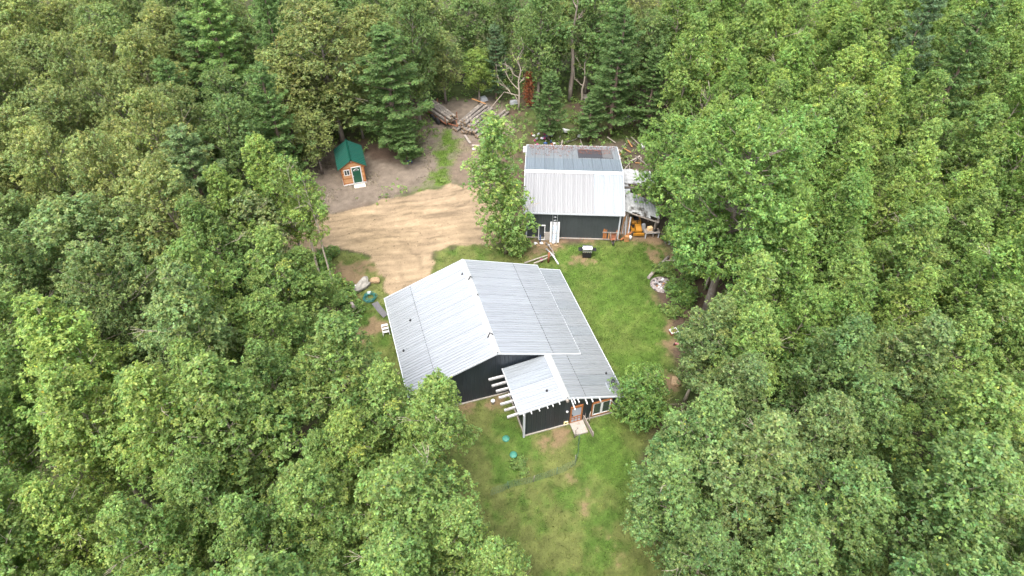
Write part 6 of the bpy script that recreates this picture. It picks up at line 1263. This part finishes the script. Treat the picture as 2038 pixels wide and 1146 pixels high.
for y in (-.95, .95):
    for x, hub in ((-.45, M_orange), (.55, M_white)):
        wz = MB().lathe([(.18, -.11), (.36, -.11), (.40, -.06), (.40, .06), (.36, .11), (.18, .11)], (x, y, .40), 18, rot('X', R(90))).build('wheel', M_rubber, tr); MB().lathe([(.04, -.09), (.19, -.07), (.19, .07), (.04, .09)], (x, y, .40), 12, rot('X', R(90))).build('rim', hub, wz)
for s in (-1, 1): MB().beam((2.0, s * .55, .6), (3.1, 0, .55), .07, .1).build('drawbar', M_rust, tr)
for i, (o, z) in enumerate(((-.58, .9), (-.2, .88), (.18, .9), (.56, .89), (-.38, 1.2), (.02, 1.21), (.38, 1.2))):
    lx = -7.95 + math.cos(ta) * -2.1 - math.sin(ta) * o; ly = 66.15 + math.sin(ta) * -2.1 + math.cos(ta) * o
    log(lx, ly, z, ta + RND.uniform(-.02, .02), RND.uniform(3.9, 4.5), RND.uniform(.15, .19), '%s grey log in the %s row on the trailer' % (words_[i % 4], 'lower' if i < 4 else 'upper'), 'logs loaded on the trailer')

# ------------------------------------------------------------------ woodyard clutter behind and beside the shed
for i in range(25):
    x = 10.3 + (i // 5) * .72 + rnd.uniform(0, .6); y = rnd.uniform(53.4, 61.5); a = rnd.uniform(0, 3.14); L = rnd.uniform(.8, 2.3); z = rnd.uniform(.05, .35)
    tag(MB().beam((-math.cos(a) * L / 2, -math.sin(a) * L / 2, z), (math.cos(a) * L / 2, math.sin(a) * L / 2, z + rnd.uniform(-.03, .25)), rnd.uniform(.07, .17), .04).build('scrap_board', (M_oldwood, M_pine, M_log, M_log, M_oldwood)[i % 5], None, (x, y, 0)), '%s broken board, %s from the shed, strewn over the bare ground by its rear' % (('grey', 'tan', 'dark', 'barky', 'pale')[i % 5], words_[i // 5]), 'board', 'scrap boards beside the shed')
for i in range(12):
    x = 3.5 + (i // 3) * 1.3 + rnd.uniform(0, 1); y = rnd.uniform(56.8, 62); a = rnd.uniform(0, 3.14); L = rnd.uniform(.8, 2)
    tag(MB().beam((-math.cos(a) * L / 2, -math.sin(a) * L / 2, .08), (math.cos(a) * L / 2, math.sin(a) * L / 2, rnd.uniform(.08, .5)), .1, .04).build('scrap_board', (M_oldwood, M_log, M_log)[i % 3], None, (x, y, 0)), '%s board, %s along, behind the rear eave of the shed' % (('grey', 'dark', 'barky')[i % 3], words_[i // 3]), 'board', 'scrap boards behind the shed')
tag(MB().lathe([(.22, 0), (.25, .55), (.22, .56), (.2, .05), (.01, .05)], n=12).build('white_barrel', M_white, None, (14.0, 60.3, 0)), 'white barrel on the bare ground behind the shed corner', 'barrel')
rock('rock', (10.9, 57.5, 0), (.7, .5, .35), 14, M_tanstone, 'pale stone beside the shed rear corner')
tag(MB().box((0, 0, .35), (.75, .35, .25), rot('Z', -.4)).build('white_freezer', M_white, None, (5.9, 63.2, 0)), 'white chest lid poking out behind the shed', 'chest'); tag(MB().box((0, 0, .3), (.5, .3, .2), rot('Z', -.3)).build('white_crate', M_white, None, (7.4, 62.2, 0)), 'smaller white crate behind the shed rear eave', 'crate')
cols = (M_magenta, M_blue, M_tarp, M_magenta, M_white, M_blue, M_tarp, M_rust)
for i in range(20):
    o = rock('rubbish_bag', (2.0 + rnd.random() * 2.6, 60.4 + rnd.random() * 2.6, rnd.random() * .25), (.34, .28, .24), 100 + i, cols[i % 8], ('magenta', 'blue', 'grey', 'magenta', 'white', 'blue', 'grey', 'brown')[i % 8] + ' bundle, %s of its colour, in the rubbish heap behind the shed' % words_[i // 8 * 2 + (1 if i % 8 in (3, 5, 6) else 0)], 'rubbish'); o['group'] = 'rubbish heap behind the shed'
for i, (x, y, s) in enumerate(((13.8, 66.2, 1.5), (16.5, 65.6, 1.3), (11.6, 68.4, 1.1))):
    rsb = np.random.RandomState(200 + i); m = MB()
    for k in range(70):
        a = rsb.rand() * 6.28; c = rsb.normal(size=3) * np.array([s * .6, s * .4, .25]) + np.array([0, 0, .5]); d = np.array([math.cos(a), math.sin(a), rsb.normal() * .3]) * rsb.uniform(.5, 1.5) * s; limb(m, c - d * .5, c + d * .5, .03, .008, rsb, n=3, k=3)
    tag(m.build('brush_pile', pbr('brush_twigs', srgb(132, 116, 100), .9, var=.3), None, (x, y, 0)), ('tangled grey brush pile behind the skylight side of the shed', 'brush pile deeper under the huge oak', 'brush pile under the dark pine behind the shed')[i], 'brush pile')
for i in range(6): tag(MB().beam((0, 0, .3), (rnd.uniform(.4, .9), rnd.uniform(-.3, .8), 1.0 + rnd.random() * .5), .1, .03).build('metal_strip', M_steel, None, (12.6 + i * .2, 65.6 + rnd.uniform(-.4, .4), 0)), '%s shiny metal strip along the grey brush pile' % words_[i], 'scrap', 'metal strips in the brush pile')
pb = empty('picnic_table', (9.3, 70.0, 0), .05, 'grey plank table in the woods behind the bushy pine', 'table')
for k in range(5): MB().box((0, -.4 + k * .2, .72), (2.2, .18, .04)).build('plank', M_oldwood, pb)
for x in (-.9, .9):
    for y in (-.35, .35): MB().beam((x, y * 1.5, 0), (x, y, .7), .08, .05).build('leg', M_oldwood, pb)
tag(MB().tube([(-2.4, 68.6, .1), (-.9, 69.6, 1.5), (.3, 69.2, 1.4), (.9, 68.6, .4)], [.06, .06, .05, .05], 6).build('arched_branch', BARK_D), 'arched bare branch bent down beside the snag', 'branch')
tag(MB().box((0, 0, .25), (1.0, .7, .4), rot('Z', .5), .7).build('white_tub', M_tarp, None, (-3.4, 70.3, 0)), 'pale upturned tub in the shade behind the logs', 'tub')
tag(MB().box((0, 0, .2), (.9, .5, .35), rot('Z', .3), .8).build('white_sack', M_tarp, None, (.2, 69.6, 0)), 'white sack at the foot of the snag', 'sack')
ch = empty('blue_chair', (-10.7, 57.5, 0), .6, 'blue plastic chair under the pine by the cabin track', 'chair'); MB().box((0, 0, .42), (.5, .48, .05)).build('seat', M_blue, ch); MB().box((0, .24, .72), (.5, .05, .6), rot('X', R(-12))).build('backrest', M_blue, ch)
for x in (-.21, .21):
    for y in (-.2, .2): MB().bbox(x - .025, x + .025, y - .025, y + .025, 0, .4).build('leg', M_blue, ch)
# white van parked under the olive oak
vn = empty('white_van', (-22.6, 62.6, 0), R(75), 'white van parked under the oaks behind the cabin', 'van')
MB().prism([(-2.3, .45), (-2.35, .95), (-1.75, 1.1), (-1.2, 1.75), (-.9, 1.95), (2.3, 1.95), (2.4, .45)], 'y', -.9, .9).build('body', M_white, vn)
MB().add([(-1.72, -.8, 1.14), (-1.72, .8, 1.14), (-1.2, .75, 1.74), (-1.2, -.75, 1.74)], [(0, 1, 2, 3)]).build('windscreen', M_glass, vn)
for s in (-1, 1):
    MB().bbox(-1.0, -.2, s * .905 - .01, s * .905 + .01, 1.2, 1.75).build('side_window', M_glass, vn)
    for x in (-1.5, 1.5): wz = MB().lathe([(.18, -.1), (.33, -.1), (.33, .1), (.18, .1)], (x, s * .85, .33), 16, rot('X', R(90))).build('wheel', M_rubber, vn); MB().lathe([(.02, -.105), (.19, -.09), (.19, .09), (.02, .105)], (x, s * .85, .33), 12, rot('X', R(90))).build('rim', M_steel, wz)
    MB().bbox(-2.37, -2.3, s * .7 - .12, s * .7 + .12, .72, .88).build('headlight', M_steel, vn)
